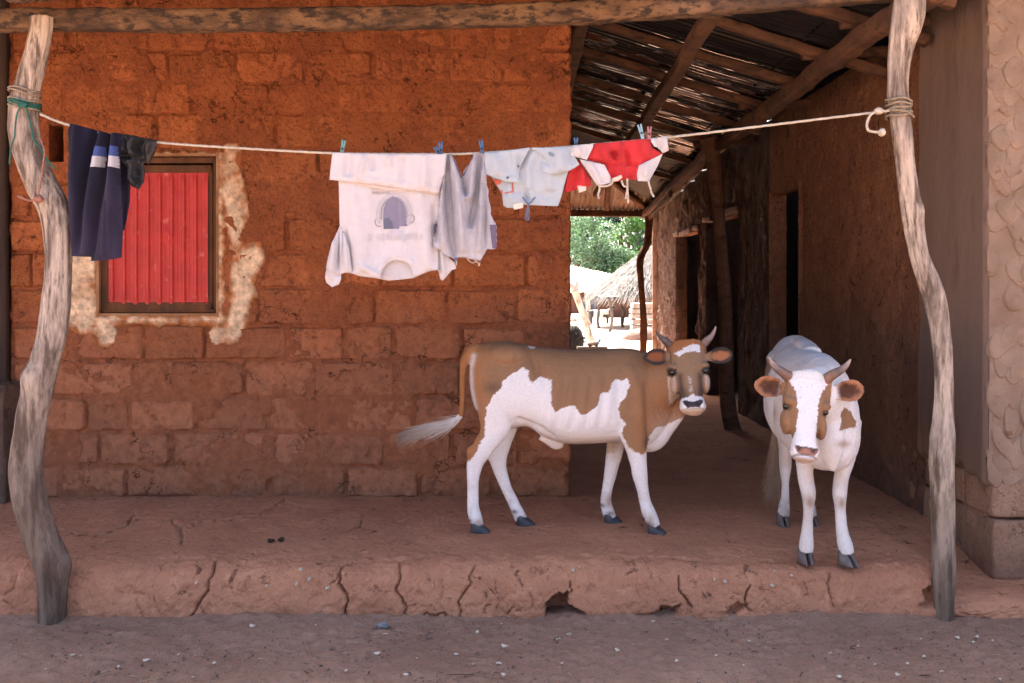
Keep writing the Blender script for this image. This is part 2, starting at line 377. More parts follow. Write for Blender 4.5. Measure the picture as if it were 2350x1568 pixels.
def build_platform():
    xs = np.concatenate([np.linspace(-6, -3.4, 10), np.arange(-3.3, 2.5, .0066), [2.6]])
    prof = []
    for t in np.linspace(0, 1, 30):                     # face, bulging out a little
        z = -.05+t*.20; prof.append((4.752-.014*math.sin(math.pi*t), z))
    for t in np.linspace(0, 1, 16)[1:]:                 # rounded lip
        q = t*math.pi/2; prof.append((4.752+.135*(1-math.cos(q)), .15+(PZ-.15)*math.sin(q)))
    for y in np.arange(prof[-1][0]+.008, 6.46, .0095): prof.append((y, PZ))
    for y in np.geomspace(6.6, 17.2, 40): prof.append((y, PZ))
    prof = np.array(prof); nf = 30+15; nx, ns = len(xs), len(prof)
    V = np.zeros((ns, nx, 3)); V[:, :, 0] = xs[None]; V[:, :, 1] = prof[:, 0][:, None]; V[:, :, 2] = prof[:, 1][:, None]
    V = V.reshape(-1, 3); s = np.repeat(np.arange(ns), nx)
    dz = np.gradient(prof, axis=0); dz /= np.linalg.norm(dz, axis=1)[:, None]
    Nn = np.stack([0*dz[:, 0], -dz[:, 1], dz[:, 0]], 1)[s]      # outward
    px, py = proj(V)
    face = (s < nf+3)
    lipw = 1-sstep(nf-4, nf+30, s)
    P = V.copy()
    d = fbm(P*np.array([2.2, 2.2, 2.2]), 2, 21)*(.022*lipw+.008)+fbm(P*9, 4, 22)*(.009*lipw+.005)+fbm(P*38, 3, 23)*(.0045*lipw+.003)-np.maximum(fbm(P*16, 3, 24)-.28, 0)*.03*lipw
    # the wall of the lip has slumped between cracks
    d += lipw*.012*np.sin(P[:, 0]*2.7+1.0)
    Vn = V+Nn*d[:, None]
    jx = vnoise(P*30, 31)*2.4+vnoise(P*75, 33)*1.6; jy = vnoise(P*30, 32)*2.4+vnoise(P*75, 34)*1.6
    cut = np.zeros(len(V))
    for pts, w, dep in CRACKS:
        w = w*.82
        q = seg_dist(px+jx, py+jy, pts)[0]; m = sstep(w*1.0, w*.15, q)*face
        cut = np.maximum(cut, m*dep)
        cut = np.maximum(cut, np.exp(-(q/(w*4))**2)*.004*face)
    Vn -= Nn*cut[:, None]
    for poly, dep in HOLES:
        e = seg_dist(px+jx*2, py+jy*2, poly+poly[:1])[0]; ins = inpoly(px+jx*2, py+jy*2, poly)
        m = np.where(ins, sstep(0, 11, e), 0)*face
        Vn[:, 1] += m*dep*(.8+.3*vnoise(P*14, 41)); Vn[:, 2] -= 0*m
    TOPC = [([(540, 720), (640, 695), (740, 660), (765, 600)], 2.0), ([(1050, 765), (1040, 680), (988, 638)], 3.0), ([(1040, 680), (1110, 662), (1160, 645)], 2.6),
            ([(1160, 645), (1300, 630), (1480, 608), (1560, 570), (1640, 520)], 1.6), ([(330, 680), (400, 690), (440, 712)], 1.6), ([(2090, 600), (2060, 660), (2000, 695)], 1.8)]
    cut = np.zeros(len(V))
    for pts, w in TOPC:
        q = seg_dist(px+jx*2, (py+jy), Z3(pts))[0]; cut = np.maximum(cut, sstep(w*1.7, w*.3, q)*(~face)*.022)
    Vn[:, 2] -= cut
    # shallow worn hollows in the trodden top, dip at the alley
    top = (~face)
    Vn[:, 2] += top*(fbm(P*np.array([1.3, 1.3, 0]), 2, 51)*.012)
    Vn[:, 2] -= top*sstep(6.2, 7.4, P[:, 1])*.03
    Vn[:, 2] *= 1-.62*sstep(2.02, 2.13, P[:, 0]+vnoise(P*7, 53)*.03)*(1-sstep(4.95, 5.9, P[:, 1]))   # worn down beside the right post
    o = obj('veranda_platform', Vn, grid_faces(nx, ns), M['platform'])
    kind(o, 'structure', 'raised reddish mud platform with a rounded cracked lip')
build_platform()

# ------------------------------------------------------------------ left house of mud brick
WY = 6.34
def wx(x): return (x-CX)*WY/FPX
def wz(y): return EYE-(y-HY)*WY/FPX
HOLE_W = (228, 358, 498, 720); HOLE_V = (113, 288, 147, 372)
house = thing('mud_brick_house', (wx(640), WY, PZ), 'orange mud brick house wall behind the clothesline', 'house')
def sheet(us, vs_, f, drop=None):
    """grid sheet: f(u,v)->xyz arrays; drop(u,v) marks cells to leave out"""
    U, Vv = np.meshgrid(us, vs_); u, v = U.ravel(), Vv.ravel(); V = f(u, v); n = len(us)
    Fc = grid_faces(n, len(vs_))
    if drop is not None:
        uc = (us[:-1]+us[1:])/2; vc = (vs_[:-1]+vs_[1:])/2; Uc, Vc = np.meshgrid(uc, vc); k = ~drop(Uc.ravel(), Vc.ravel())
        Fc = [q for q, a in zip(Fc, k) if a]
    return V, Fc
def inrect(x, y, r): return (x > r[0]) & (x < r[2]) & (y > r[1]) & (y < r[3])
def edges_with(lo, hi, step, marks):
    a = np.arange(lo, hi+step*.5, step)
    for m in marks: a[np.argmin(np.abs(a-m))] = m
    return np.unique(a)
def build_left_wall():
    us = edges_with(22, 1308, 3.6, (HOLE_W[0], HOLE_W[2], HOLE_V[0], HOLE_V[2])); vs_ = edges_with(-60, 1150, 3.6, (HOLE_W[1], HOLE_W[3], HOLE_V[1], HOLE_V[3]))
    def f(u, v):
        x, z = wx(u), wz(v); P = np.stack([x, 0*x, z], 1)
        y = WY-.005+.026*sstep(.02-.16*sstep(1.9, 1.1, z), .20-.12*sstep(1.9, 1.1, z), fbm(P*4.2, 4, 61))+fbm(P*9, 4, 60)*.010+fbm(P*32, 3, 62)*.006
        edge = sstep(14, 0, 1308-u); y = y+edge*.012
        return np.stack([x, y, z], 1)
    obj('mortar', *sheet(us, vs_, f, lambda u, v: inrect(u, v, HOLE_W) | inrect(u, v, HOLE_V)), M['mortar'], house)
    # house shell: right-hand end wall with gable, back, left
    x1, x0, yb = wx(1308), -6.2, 15.6
    def f2(u, v):
        P = np.stack([0*u, u, v], 1); return np.stack([x1+fbm(P*4, 4, 63)*.012, u, v], 1)
    obj('end_wall', *sheet(np.linspace(WY, yb, 90), np.linspace(0, 4.5, 45), f2), M['mortar'], house)
    obj('back_wall', *box(((x0+x1)/2, yb, 1.8), (x1-x0-.05, .2, 3.6)), M['mortar'], house)
    obj('left_wall', *box((x0, (WY+yb)/2, 1.8), (.2, yb-WY, 3.6)), M['mortar'], house)
    # bricks
    lines = [-112, -32, 45, 117, 190, 262, 343, 421, 500, 580, 661, 746, 827, 911, 991, 1069, 1143]
    known = {13: [60, 200, 300, 448, 618, 795, 950, 1110, 1235, 1308], 14: [40, 228, 392, 556, 722, 884, 1040, 1190, 1308], 15: [40, 140, 290, 452, 618, 797, 960, 1130, 1308],
             12: [30, 120, 305, 400, 560, 722, 905, 1060, 1215, 1308], 11: [30, 160, 330, 470, 660, 790, 905, 1060, 1210, 1308]}
    r = random.Random(3)
    k = 0
    for c in range(len(lines)-1):
        y0, y1 = lines[c], lines[c+1]
        if c in known: js = known[c]
        else:
            js = [22+(r.uniform(20, 60) if c % 2 else r.uniform(80, 140))]
            while js[-1] < 1308-110: js.append(js[-1]+r.choice([150, 160, 166, 172, 120])+r.uniform(-8, 8))
            js = [22]+js
            if 1308-js[-1] < 60: js[-1] = 1308
            else: js.append(1308)
        for a, b in zip(js[:-1], js[1:]):
            g = r.choice([.8, 1.2, 1.6, 2.2, 3.5, 6.0]); rects = [(a+g, y0+r.choice([.8, 1.3, 2.0, 4.0, 6.0]), b-(g if b < 1300 else -3), y1-r.choice([.8, 1.3, 2.0, 4.0]))]
            for H in (HOLE_W, HOLE_V):
                out = []
                for R in rects:
                    if R[2] < H[0] or R[0] > H[2] or R[3] < H[1]+6 or R[1] > H[3]-6: out.append(R); continue
                    if H[0]-R[0] > 26: out.append((R[0], R[1], H[0]-1, R[3]))
                    if R[2]-H[2] > 26: out.append((H[2]+1, R[1], R[2], R[3]))
                    mx0, mx1 = max(R[0], H[0]), min(R[2], H[2])
                    if H[1]-R[1] > 24 and mx1-mx0 > 20: out.append((mx0, R[1], mx1, H[1]-1))
                    if R[3]-H[3] > 24 and mx1-mx0 > 20: out.append((mx0, H[3]+1, mx1, R[3]))
                rects = out
            for R in rects: brick(R, r, c)
def brick(R, r, c):
    nu, nv = max(8, int((R[2]-R[0])/3.3)), max(6, int((R[3]-R[1])/3.3))
    us = np.linspace(0, 1, nu); vs_ = np.linspace(0, 1, nv); U, Vv = np.meshgrid(us, vs_); u, v = U.ravel(), Vv.ravel()
    w, h = R[2]-R[0], R[3]-R[1]
    low = .35+.65*sstep(560, 900, R[1])                  # lower courses have lost their skim coat and stand out more
    p = r.choice([-.002, .002, .005, .008, .012])*(.5+.5*low)+.002
    x = R[0]+u*w; y = R[1]+v*h; cr = r.uniform(5, 16)
    du = np.minimum(u, 1-u)*w; dv = np.minimum(v, 1-v)*h; e = np.minimum(du, dv)
    corner = np.clip(1-du/cr, 0, 1)**2*np.clip(1-dv/cr, 0, 1)**2
    x = x+np.where(u < .5, 1, -1)*corner*cr*.45; y = y+np.where(v < .5, 1, -1)*corner*cr*.45
    sk = r.uniform(-2.5, 2.5); y = y+sk*(u-.5)            # not quite level
    X, Z = wx(x), wz(y); P = np.stack([X, 0*X, Z], 1)
    rimw = np.exp(-(e/5.0)**2)
    X = X+rimw*(fbm(P*14, 3, 71)*.011+vnoise(P*55, 72)*.003); Z = Z+rimw*(fbm(P*14+4, 3, 76)*.011+vnoise(P*55+3, 77)*.003)
    soft = r.uniform(2.0, 6.0); hgt = p*sstep(0, soft, e)+fbm(P*6, 4, 73)*(.004+.006*low)+fbm(P*24, 4, 74)*.0045
    hgt = hgt-np.maximum(fbm(P*38, 2, 78)-.22, 0)*.030-np.maximum(fbm(P*11, 3, 79)-.34, 0)*.06*(.4+.6*low)
    chip = np.maximum(fbm(P*9, 3, 75)-.16, 0)*.09*sstep(20, 0, e)*low; hgt = hgt-chip
    tilt = (u-.5)*r.uniform(-.004, .004)+(v-.5)*r.uniform(-.004, .004)
    Yf = WY-hgt-tilt
    Yf = np.where(e < .5, WY+.03, Yf)
    obj('brick', np.stack([X, Yf, Z], 1), grid_faces(nu, nv), M['brick'], house)
build_left_wall()

# cream plaster left round the window
def build_plaster():
    st = [([(530, 345), (522, 420)], 20), ([(532, 420), (542, 505)], 27), ([(530, 480), (545, 560)], 18), ([(575, 590), (560, 625)], 34), ([(540, 600), (548, 660)], 18), ([(562, 640), (556, 700)], 24),
          ([(550, 700), (535, 765)], 27), ([(540, 755), (500, 772)], 20), ([(165, 733), (520, 733)], 13), ([(235, 745), (246, 772)], 24), ([(175, 742), (220, 755)], 16),
          ([(185, 560), (196, 735)], 34), ([(507, 350), (507, 735)], 10), ([(150, 600), (170, 720)], 20), ([(505, 360), (340, 352)], 5)]
    us = edges_with(140, 640, 3.2, (HOLE_W[0], HOLE_W[2])); vs_ = edges_with(330, 810, 3.2, (HOLE_W[1], HOLE_W[3]))
    def mask(u, v):
        P = np.stack([u/26, v/26, 0*u], 1); n = fbm(P, 5, 81, .62)*17-2
        d = np.full(u.shape, 1e9)
        for pts, rad in st: d = np.minimum(d, seg_dist(u, v, pts)[0]-rad)
        return -(d+n*.9)
    def f(u, v):
        x, z = wx(u), wz(v); P = np.stack([x, 0*x, z], 1); m = mask(u, v)
        y = WY-.010-.003*sstep(0, 5, m)-fbm(P*22, 4, 82)*.005*sstep(0, 6, m)+np.where(m < 0, .020, 0)
        return np.stack([x, y, z], 1)
    V, Fc = sheet(us, vs_, f, lambda u, v: inrect(u, v, HOLE_W) | (mask(u, v) < -5))
    used = np.unique(np.array(Fc)); re = -np.ones(len(V), int); re[used] = np.arange(len(used))
    o = obj('plaster_patch', V[used], [tuple(re[list(q)]) for q in Fc], M['halo'], house)
    W = V[used]; uu, vv = W[:, 0]*FPX/WY+CX, HY-(W[:, 2]-EYE)*FPX/WY; mk = mask(uu, vv); Pn = np.stack([uu/40, vv/40, 0*uu], 1)
    t = np.clip(sstep(-1, 20, mk+fbm(Pn*2, 4, 83)*14)*(.66+.55*sstep(-.35, .25, fbm(Pn, 4, 84))), 0, 1)[:, None]
    setcol(o, np.array([.42, .17, .065])*(1-t)+np.array([.80, .63, .43])*t)
    o['label'] = 'flaking cream plaster left around the window'
build_plaster()

def build_window():
    x0, y0, x1, y1 = HOLE_W
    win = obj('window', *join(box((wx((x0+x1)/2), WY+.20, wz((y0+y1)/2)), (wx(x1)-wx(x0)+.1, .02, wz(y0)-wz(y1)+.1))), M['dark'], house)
    X0, X1, ZT, ZB_ = wx(x0), wx(x1), wz(y0), wz(y1)
    rev = [box((X0-.006, WY+.09, (ZT+ZB_)/2), (.016, .21, ZT-ZB_+.04)), box((X1+.006, WY+.09, (ZT+ZB_)/2), (.016, .21, ZT-ZB_+.04)),
           box(((X0+X1)/2, WY+.09, ZB_-.006), (X1-X0-.002, .21, .016)), box(((X0+X1)/2, WY+.09, ZT+.006), (X1-X0-.002, .21, .016))]
    obj('reveal', *join(*rev), M['revealmud'], win, smooth=False)
    def bar(a, b, w, y, th=.035, nm='frame_bar'):
        A, B = np.array([wx(a[0]), wz(a[1])]), np.array([wx(b[0]), wz(b[1])]); d = B-A; L = np.hypot(*d)
        n = 22; C = np.array([[A[0]+d[0]*t, y, A[1]+d[1]*t] for t in np.linspace(0, 1, n)])
        C += np.stack([0*C[:, 0], fbm(C*9, 2, 91)*.003, fbm(C*7+4, 2, 92)*.0025], 1)
        obj(nm, *tube(C, w/2, th/2, up=(0, 1, 0), n=16, sup=7), M['wood'], win)
    ww = .034
    bar((x0+7, y0+4), (x0+7, y1-3), ww, WY+.035); bar((x1-6, y0+4), (x1-6, y1-3), ww*.8, WY+.035)
    bar((x0+2, y0+9), (x1-2, y0+9), ww*1.1, WY+.032); bar((x0+2, y1-6), (x1-2, y1-6), ww*.7, WY+.03)
    # shutter: inner frame and red ribbed tin
    sx0, sx1, sy0, sy1 = 240, 483, 382, 706
    bar((sx0+4, sy0), (sx0+4, sy1), .036, WY+.028, .03, 'shutter_bar'); bar((sx1-4, sy0), (sx1-4, sy1), .040, WY+.028, .03, 'shutter_bar')
    bar((sx0, sy0+5), (sx1, sy0+5), .050, WY+.025, .03, 'shutter_bar'); bar((sx0, sy1-3), (sx1, sy1-3), .050, WY+.025, .03, 'shutter_bar')
    us = np.linspace(247, 477, 230); vs_ = np.linspace(396, 699, 110)
    def f(u, v):
        x, z = wx(u), wz(v); ph = ((u-254)/27.4)
        fr = np.abs(ph-np.round(ph))                        # 0 on a rib
        e = np.minimum(v-396, 699-v); cr = sstep(0, 20, e)
        rib = sstep(.24, .17, fr)*(.017-.003*sstep(.10, .0, fr))*cr+sstep(.34, .02, fr)*.010*(1-cr)*(np.sin(e*.9)*.5+.5)
        rib2 = sstep(.07, .02, np.abs(fr-.5))*.003*cr
        P = np.stack([x, 0*x, z], 1)
        y = WY+.016-rib-rib2+fbm(P*6, 3, 93)*.004-.012*np.exp(-((u-385)/16)**2-((v-545)/20)**2)*vnoise(P*40, 94)
        return np.stack([x, y, z], 1)
    o = obj('red_tin_panel', *sheet(us, vs_, f), M['red'], win); o['label'] = 'red painted ribbed tin filling the shutter'
    # vent hole and its recess
    X0, X1, ZT, ZB_ = wx(HOLE_V[0]), wx(HOLE_V[2]), wz(HOLE_V[1]), wz(HOLE_V[3])
    obj('vent_hole', *join(box(((X0+X1)/2, WY+.27, (ZT+ZB_)/2), (X1-X0+.1, .02, ZT-ZB_+.1)), box((X0-.01, WY+.13, (ZT+ZB_)/2), (.02, .27, ZT-ZB_+.04)), box((X1+.01, WY+.13, (ZT+ZB_)/2), (.02, .27, ZT-ZB_+.04)),
        box(((X0+X1)/2, WY+.13, ZB_-.01), (X1-X0, .27, .02)), box(((X0+X1)/2, WY+.13, ZT+.01), (X1-X0, .27, .02))), M['mortar'], house, smooth=False)
    # doorway at the left edge: dark timber and the block beside it
    d = obj('door', *box((wx(-95), WY+.03, (wz(70)+PZ)/2+.3), (wx(10)-wx(-200), .05, wz(-60)-PZ)), M['oldwood'], house, smooth=False)
    for i, xx in enumerate((-170, -128, -86, -44)):
        obj('plank', *box((wx(xx), WY-.005, (wz(-60)+PZ)/2), (.108, .03, wz(-60)-PZ-.02)), M['oldwood'], d, smooth=False)
    C = np.array([[wx(11)+.004*math.sin(t*9), WY-.015, PZ+t*(wz(-80)-PZ)] for t in np.linspace(0, 1, 30)])
    obj('door_post', *tube(C, .030, .03, up=(0, 1, 0), n=12, sup=6), M['oldwood'], d)
    def fb(P): return P+np.stack([fbm(P*5, 3, 95), fbm(P*5+9, 3, 96), fbm(P*5+5, 3, 97)], 1)*.025
    bm = bmesh.new(); bmesh.ops.create_cube(bm, size=1); bmesh.ops.subdivide_edges(bm, edges=bm.edges[:], cuts=14, use_grid_fill=True)
    V = np.array([v.co[:] for v in bm.verts]); Fc = [[v.index for v in q.verts] for q in bm.faces]; bm.free()
    zt = wz(876); V = V*np.array([wx(44)-wx(-190), .20, zt-.15])+np.array([(wx(44)+wx(-190))/2, WY-.10, (zt+.15)/2])
    o = obj('low_mud_block', fb(V), Fc, M['greymud'], house); o['label'] = 'low grey mud block beside the dark doorway'
build_window()

# ------------------------------------------------------------------ right house: dabbed plaster front, smooth side, brown alley wall
RX, RY = 2.42, 5.05
rhouse = thing('plastered_house', (RX, RY, 0), 'plastered mud house along the right of the alley, dabbed front and brown side', 'house')
def build_right():
    r = random.Random(11)
    # front face
    def f(u, v):
        P = np.stack([u, 0*u, v], 1); return np.stack([u, RY+fbm(P*5, 4, 101)*.006, v], 1)
    zs = EYE-450*RY/FPX
    obj('front_wall', *sheet(np.linspace(RX, 6.4, 160), np.linspace(zs-.02, 3.3, 110), f), M['scale'], rhouse)
    # dabs of plaster like fish scales
    n = 9; m = 9
    rows = int((3.25-zs)/.078)
    for j in range(rows, -1, -1):
        for i in range(7):
            cx = RX+.03+(i+(.5 if j % 2 else 0))*.090+r.uniform(-.016, .016); cz = zs+.05+j*.078+r.uniform(-.025, .025)
            if i == 0 and j % 2 == 0: cx += .0
            a = r.uniform(.044, .068); b = r.uniform(.070, .112); rot = r.uniform(-.5, .5); lift = r.choice([.008, .010, .013, .016]); cx += r.uniform(-.03, .03); cz += r.uniform(-.035, .035)
            if r.random() < .22: continue
            V = [[0, 0, 0]]; 
            for q in range(1, m+1):
                rr = q/m
                for t in range(16):
                    th = 2*math.pi*t/16; x = math.cos(th)*rr; z = math.sin(th)*rr
                    V.append([x, 0, z])
            V = np.array(V); x, z = V[:, 0], V[:, 2]; rr = np.hypot(x, z)
            w = 1+.22*z
            dome = np.sqrt(np.maximum(0, 1-rr**2.6))*.75+.25*(rr < 1)
            hgt = lift*(.45+.55*dome)*(1-.9*sstep(-.7, .9, z))*(rr < .999)
            X = x*a*w*(1+.08*math.sin(r.random()*6)*z); Z = z*b
            ca, sa = math.cos(rot), math.sin(rot); X, Z = X*ca-Z*sa, X*sa+Z*ca
            P = np.stack([X+cx, 0*X, Z+cz], 1)
            X = X+fbm(P*12, 3, 103)*.016; Z = Z+fbm(P*12+7, 3, 104)*.018
            Y = RY-.001-hgt-fbm(P*18, 4, 105)*.008*(rr < .99); Y = np.where(rr > .99, RY+.012, Y)
            V = np.stack([np.maximum(X+cx, RX-.012), Y, Z+cz], 1)
            if V[:, 2].max() > 3.3: continue
            Fc = [(0, 1+t, 1+(t+1) % 16) for t in range(16)]
            for q in range(m-1):
                for t in range(16):
                    A = 1+q*16+t; B = 1+q*16+(t+1) % 16; Fc.append((A, A+16, B+16, B))
            obj('plaster_dab', V, Fc, M['scale'], rhouse)
    # bare blocks below the plaster, front and side
    cz = [EYE-(q-HY)*RY/FPX for q in (1102, 1190, 1338, 1425)]
    for c in range(3):
        z1, z0 = cz[c], cz[c+1]
        if c == 2: z0 = -.06
        xx = RX+.004; k = 0
        while xx < 3.7:
            L = (.34, .40, .30)[c]*(.5 if (k == 0 and c == 1) else 1)
            block(np.array([xx+L/2, RY+.14, (z0+z1)/2]), np.array([L-.012, .30, z1-z0-.014]), r); xx += L; k += 1
        yy = RY+.02
        for L in (.34, .42, .38):
            block(np.array([RX+.16, yy+.30+L/2-.02, (z0+z1)/2]), np.array([.30, L-.012, z1-z0-.014]), r); yy += L
    obj('footing', *box((4.4, RY+.20, .28), (3.93, .24, .64)), M['block'], rhouse, smooth=False)
    # smooth grey plaster on the corner's side face
    def f(u, v):
        P = np.stack([0*u, u, v], 1)
        e = sstep(0, .04, 5.905+vnoise(P*np.array([1, 1, 5]), 107)*.02-u)
        lo = sstep(0, .03, v-(zs-.02)+vnoise(P*np.array([1, 12, 1]), 108)*.06)
        x = RX-.022*e*lo-fbm(P*np.array([1, 2.5, .8]), 3, 109)*.012+.03*(1-e*lo)
        x = x+.02*sstep(RY+.03, RY, u)
        return np.stack([x, u, v], 1)
    obj('grey_plaster', *sheet(np.arange(RY+.002, 5.95, .011), np.arange(zs-.12, 3.3, .02), f), M['plaster'], rhouse)
    # brown alley wall with three door openings
    doors = [(8.39, 9.36, 2.43), (10.64, 12.4, 2.35), (12.94, 14.68, 2.28)]
    ys = edges_with(5.86, 16.6, .028, [q for d in doors for q in d[:2]]); zs_ = edges_with(.0, 3.14, .016, [d[2] for d in doors])
    def f(u, v):
        P = np.stack([0*u, u, v], 1)
        ro = sstep(9.4, 11.5, u)
        x = RX+.012-fbm(P*np.array([1, 2, 2]), 4, 111)*.02-fbm(P*9, 4, 112)*.010
        x = x-ro*(np.abs(fbm(P*np.array([1, 9, 4.2]), 4, 113))*.05)-ro*fbm(P*np.array([1, 16, 9]), 3, 118)*.028-np.maximum(fbm(P*np.array([1, 3, 3]), 4, 116)-.1, 0)*.06+np.maximum(fbm(P*np.array([1, 22, 22]), 2, 117)-.2, 0)*.03-fbm(P*np.array([1, 26, 7]), 2, 114)*(.006+.012*ro)
        for a, b, t in doors:                                 # rounded arrises
            q = np.minimum(np.abs(u-a), np.abs(u-b)); x = x+.02*np.exp(-(q/.05)**2)*(v < t+.05)
        return np.stack([x, u, v], 1)
    dr_ = lambda u, v: np.any([(u > a) & (u < b) & (v < t) for a, b, t in doors], axis=0)
    k = np.argmin(np.abs(ys-9.36))
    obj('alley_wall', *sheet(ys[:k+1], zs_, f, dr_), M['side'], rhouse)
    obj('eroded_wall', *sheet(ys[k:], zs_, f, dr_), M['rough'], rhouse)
    for a, b, t in doors:
        def fj(Yj, sgn):
            def g(u, v):
                P = np.stack([u, 0*u+Yj, v], 1)
                course = np.abs(((v-.24)/.21) % 1-.5); y = Yj+sgn*(fbm(P*8, 4, 115)*.014-.012*sstep(.45, .5, course))
                return np.stack([u, y, v], 1)
            return g
        obj('door_jamb', *sheet(np.linspace(RX-.004, RX+.16, 16), np.linspace(0, t+.02, 70), fj(b, 1)), M['side'] if a < 9 else M['rough'], rhouse)
        obj('door_jamb', *sheet(np.linspace(RX-.004, RX+.16, 16), np.linspace(0, t+.02, 70), fj(a, -1)), M['side'] if a < 9 else M['rough'], rhouse)
        C = np.array([[RX+(.075 if a < 9 else .02), a-.12+(b-a+.24)*q, t+.035+.012*math.sin(q*7)] for q in np.linspace(0, 1, 20)])
        obj('lintel', *tube(C, .05, .04, n=12, sup=4), M['side'] if a < 9 else M['rafter'], rhouse)
        obj('lintel_soffit', *box((RX+.10, (a+b)/2, t+.05), (.16, b-a, .09)), M['side'], rhouse, smooth=False)
    # rest of the shell
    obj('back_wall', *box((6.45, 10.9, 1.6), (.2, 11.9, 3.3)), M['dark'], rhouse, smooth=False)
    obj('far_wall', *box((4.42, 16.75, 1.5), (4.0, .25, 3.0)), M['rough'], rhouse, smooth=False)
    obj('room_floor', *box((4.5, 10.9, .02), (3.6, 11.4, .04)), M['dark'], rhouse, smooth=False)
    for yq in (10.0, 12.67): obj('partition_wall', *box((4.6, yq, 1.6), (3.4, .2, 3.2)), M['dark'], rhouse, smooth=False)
    C = np.array([[2.375, 16.55, .2+q*2.62] for q in np.linspace(0, 1, 16)])
    o = obj('end_board', *tube(C, .045, .025, up=(0, 1, 0), n=12, sup=6), M['fartin'], rhouse); o['label'] = 'pale upright board closing the far end of the alley wall'
def block(c, s, r):
    bm = bmesh.new(); bmesh.ops.create_cube(bm, size=1); bmesh.ops.subdivide_edges(bm, edges=bm.edges[:], cuts=9, use_grid_fill=True)
    V = np.array([v.co[:] for v in bm.verts]); Fc = [[v.index for v in q.verts] for q in bm.faces]; bm.free()
    q = np.abs(V)*2; k = np.sort(q, axis=1)[:, 1]                # round the arrises
    V = V*(1-.025*sstep(.75, 1, k))[:, None]
    W = V*s+c; W = W+np.stack([fbm(W*8, 3, 121), fbm(W*8+3, 3, 122), fbm(W*8+8, 3, 123)], 1)*.012
    W += np.array([r.uniform(-.006, .006), r.uniform(-.008, .006), 0])
    obj('block', W, Fc, M['block'], rhouse)
build_right()

# ------------------------------------------------------------------ tin roof and its timbers
def beamX(Y): return np.interp(Y, [4.7, 9.6, 14.3], [2.03, 1.94, 1.93])
def beamZ(Y): return np.interp(Y, [4.7, 9.6, 14.3], [3.03, 2.93, 2.60])
roof = thing('tin_roof', (0, 4.8, 3.0), 'dark corrugated tin roof with rough timbers over veranda and alley', 'roof')
def log(name, A, B, ra, rb, mat, parent, sup=3.2, wob=.012, n=40, seed=0, nn=18, rough=.006):
    A, B = np.asarray(A, float), np.asarray(B, float); t = np.linspace(0, 1, n)[:, None]; C = A+(B-A)*t
    w = np.stack([fbm(C*1.3+seed, 2, 131), fbm(C*1.3+seed, 2, 132), fbm(C*1.3+seed, 2, 133)], 1)*wob; C = C+w
    V, Fc = tube(C, ra, rb, up=(0, 0, 1) if abs((B-A)[2]) < .8*np.linalg.norm(B-A) else (0, 1, 0), n=nn, sup=sup)
    V = V+np.stack([fbm(V*13+seed, 3, 134), fbm(V*13+seed, 3, 135), fbm(V*13+seed, 3, 136)], 1)*rough
    return obj(name, V, Fc, mat, parent)
def corr(O, u, L, v, Wd, nrm, mat, nu=10, pitch=.076, amp=.009, seed=0, warp=.012):
    """corrugated sheet: ribs run along u, pitch across v"""
    O, u, v, nrm = map(lambda q: np.asarray(q, float), (O, u, v, nrm)); nv = int(Wd/pitch*8)+1
    a = np.linspace(0, L, nu); b = np.linspace(0, Wd, nv); A, Bb = np.meshgrid(a, b); A, Bb = A.ravel(), Bb.ravel()
    V = O+np.outer(A, u)+np.outer(Bb, v)+np.outer(amp*np.sin(2*np.pi*Bb/pitch), nrm)
    V = V+np.outer(fbm(V*1.1+seed, 2, 141)*warp, nrm)
    return obj('roofing_sheet', V, grid_faces(nu, nv), mat, roof)
def galv_mat():
    m, nt, b = new_mat('galvanised_tin'); v = coords(nt, (.10, 1.5, 1)); f = noise(nt, v, 6, 5, .6); k = ramp(nt, f, .47, .53)
    c = mixc(nt, k, (.62, .62, .62), (.016, .013, .013)); nt.links.new(c, b.inputs['Base Color'])
    nt.links.new(math_(nt, 'SUBTRACT', 1.0, k), b.inputs['Metallic']); r_ = math_(nt, 'MULTIPLY_ADD', k, .5); r_.node.inputs[2].default_value = .10; nt.links.new(r_, b.inputs['Roughness'])
    return m
M['galv'] = galv_mat()
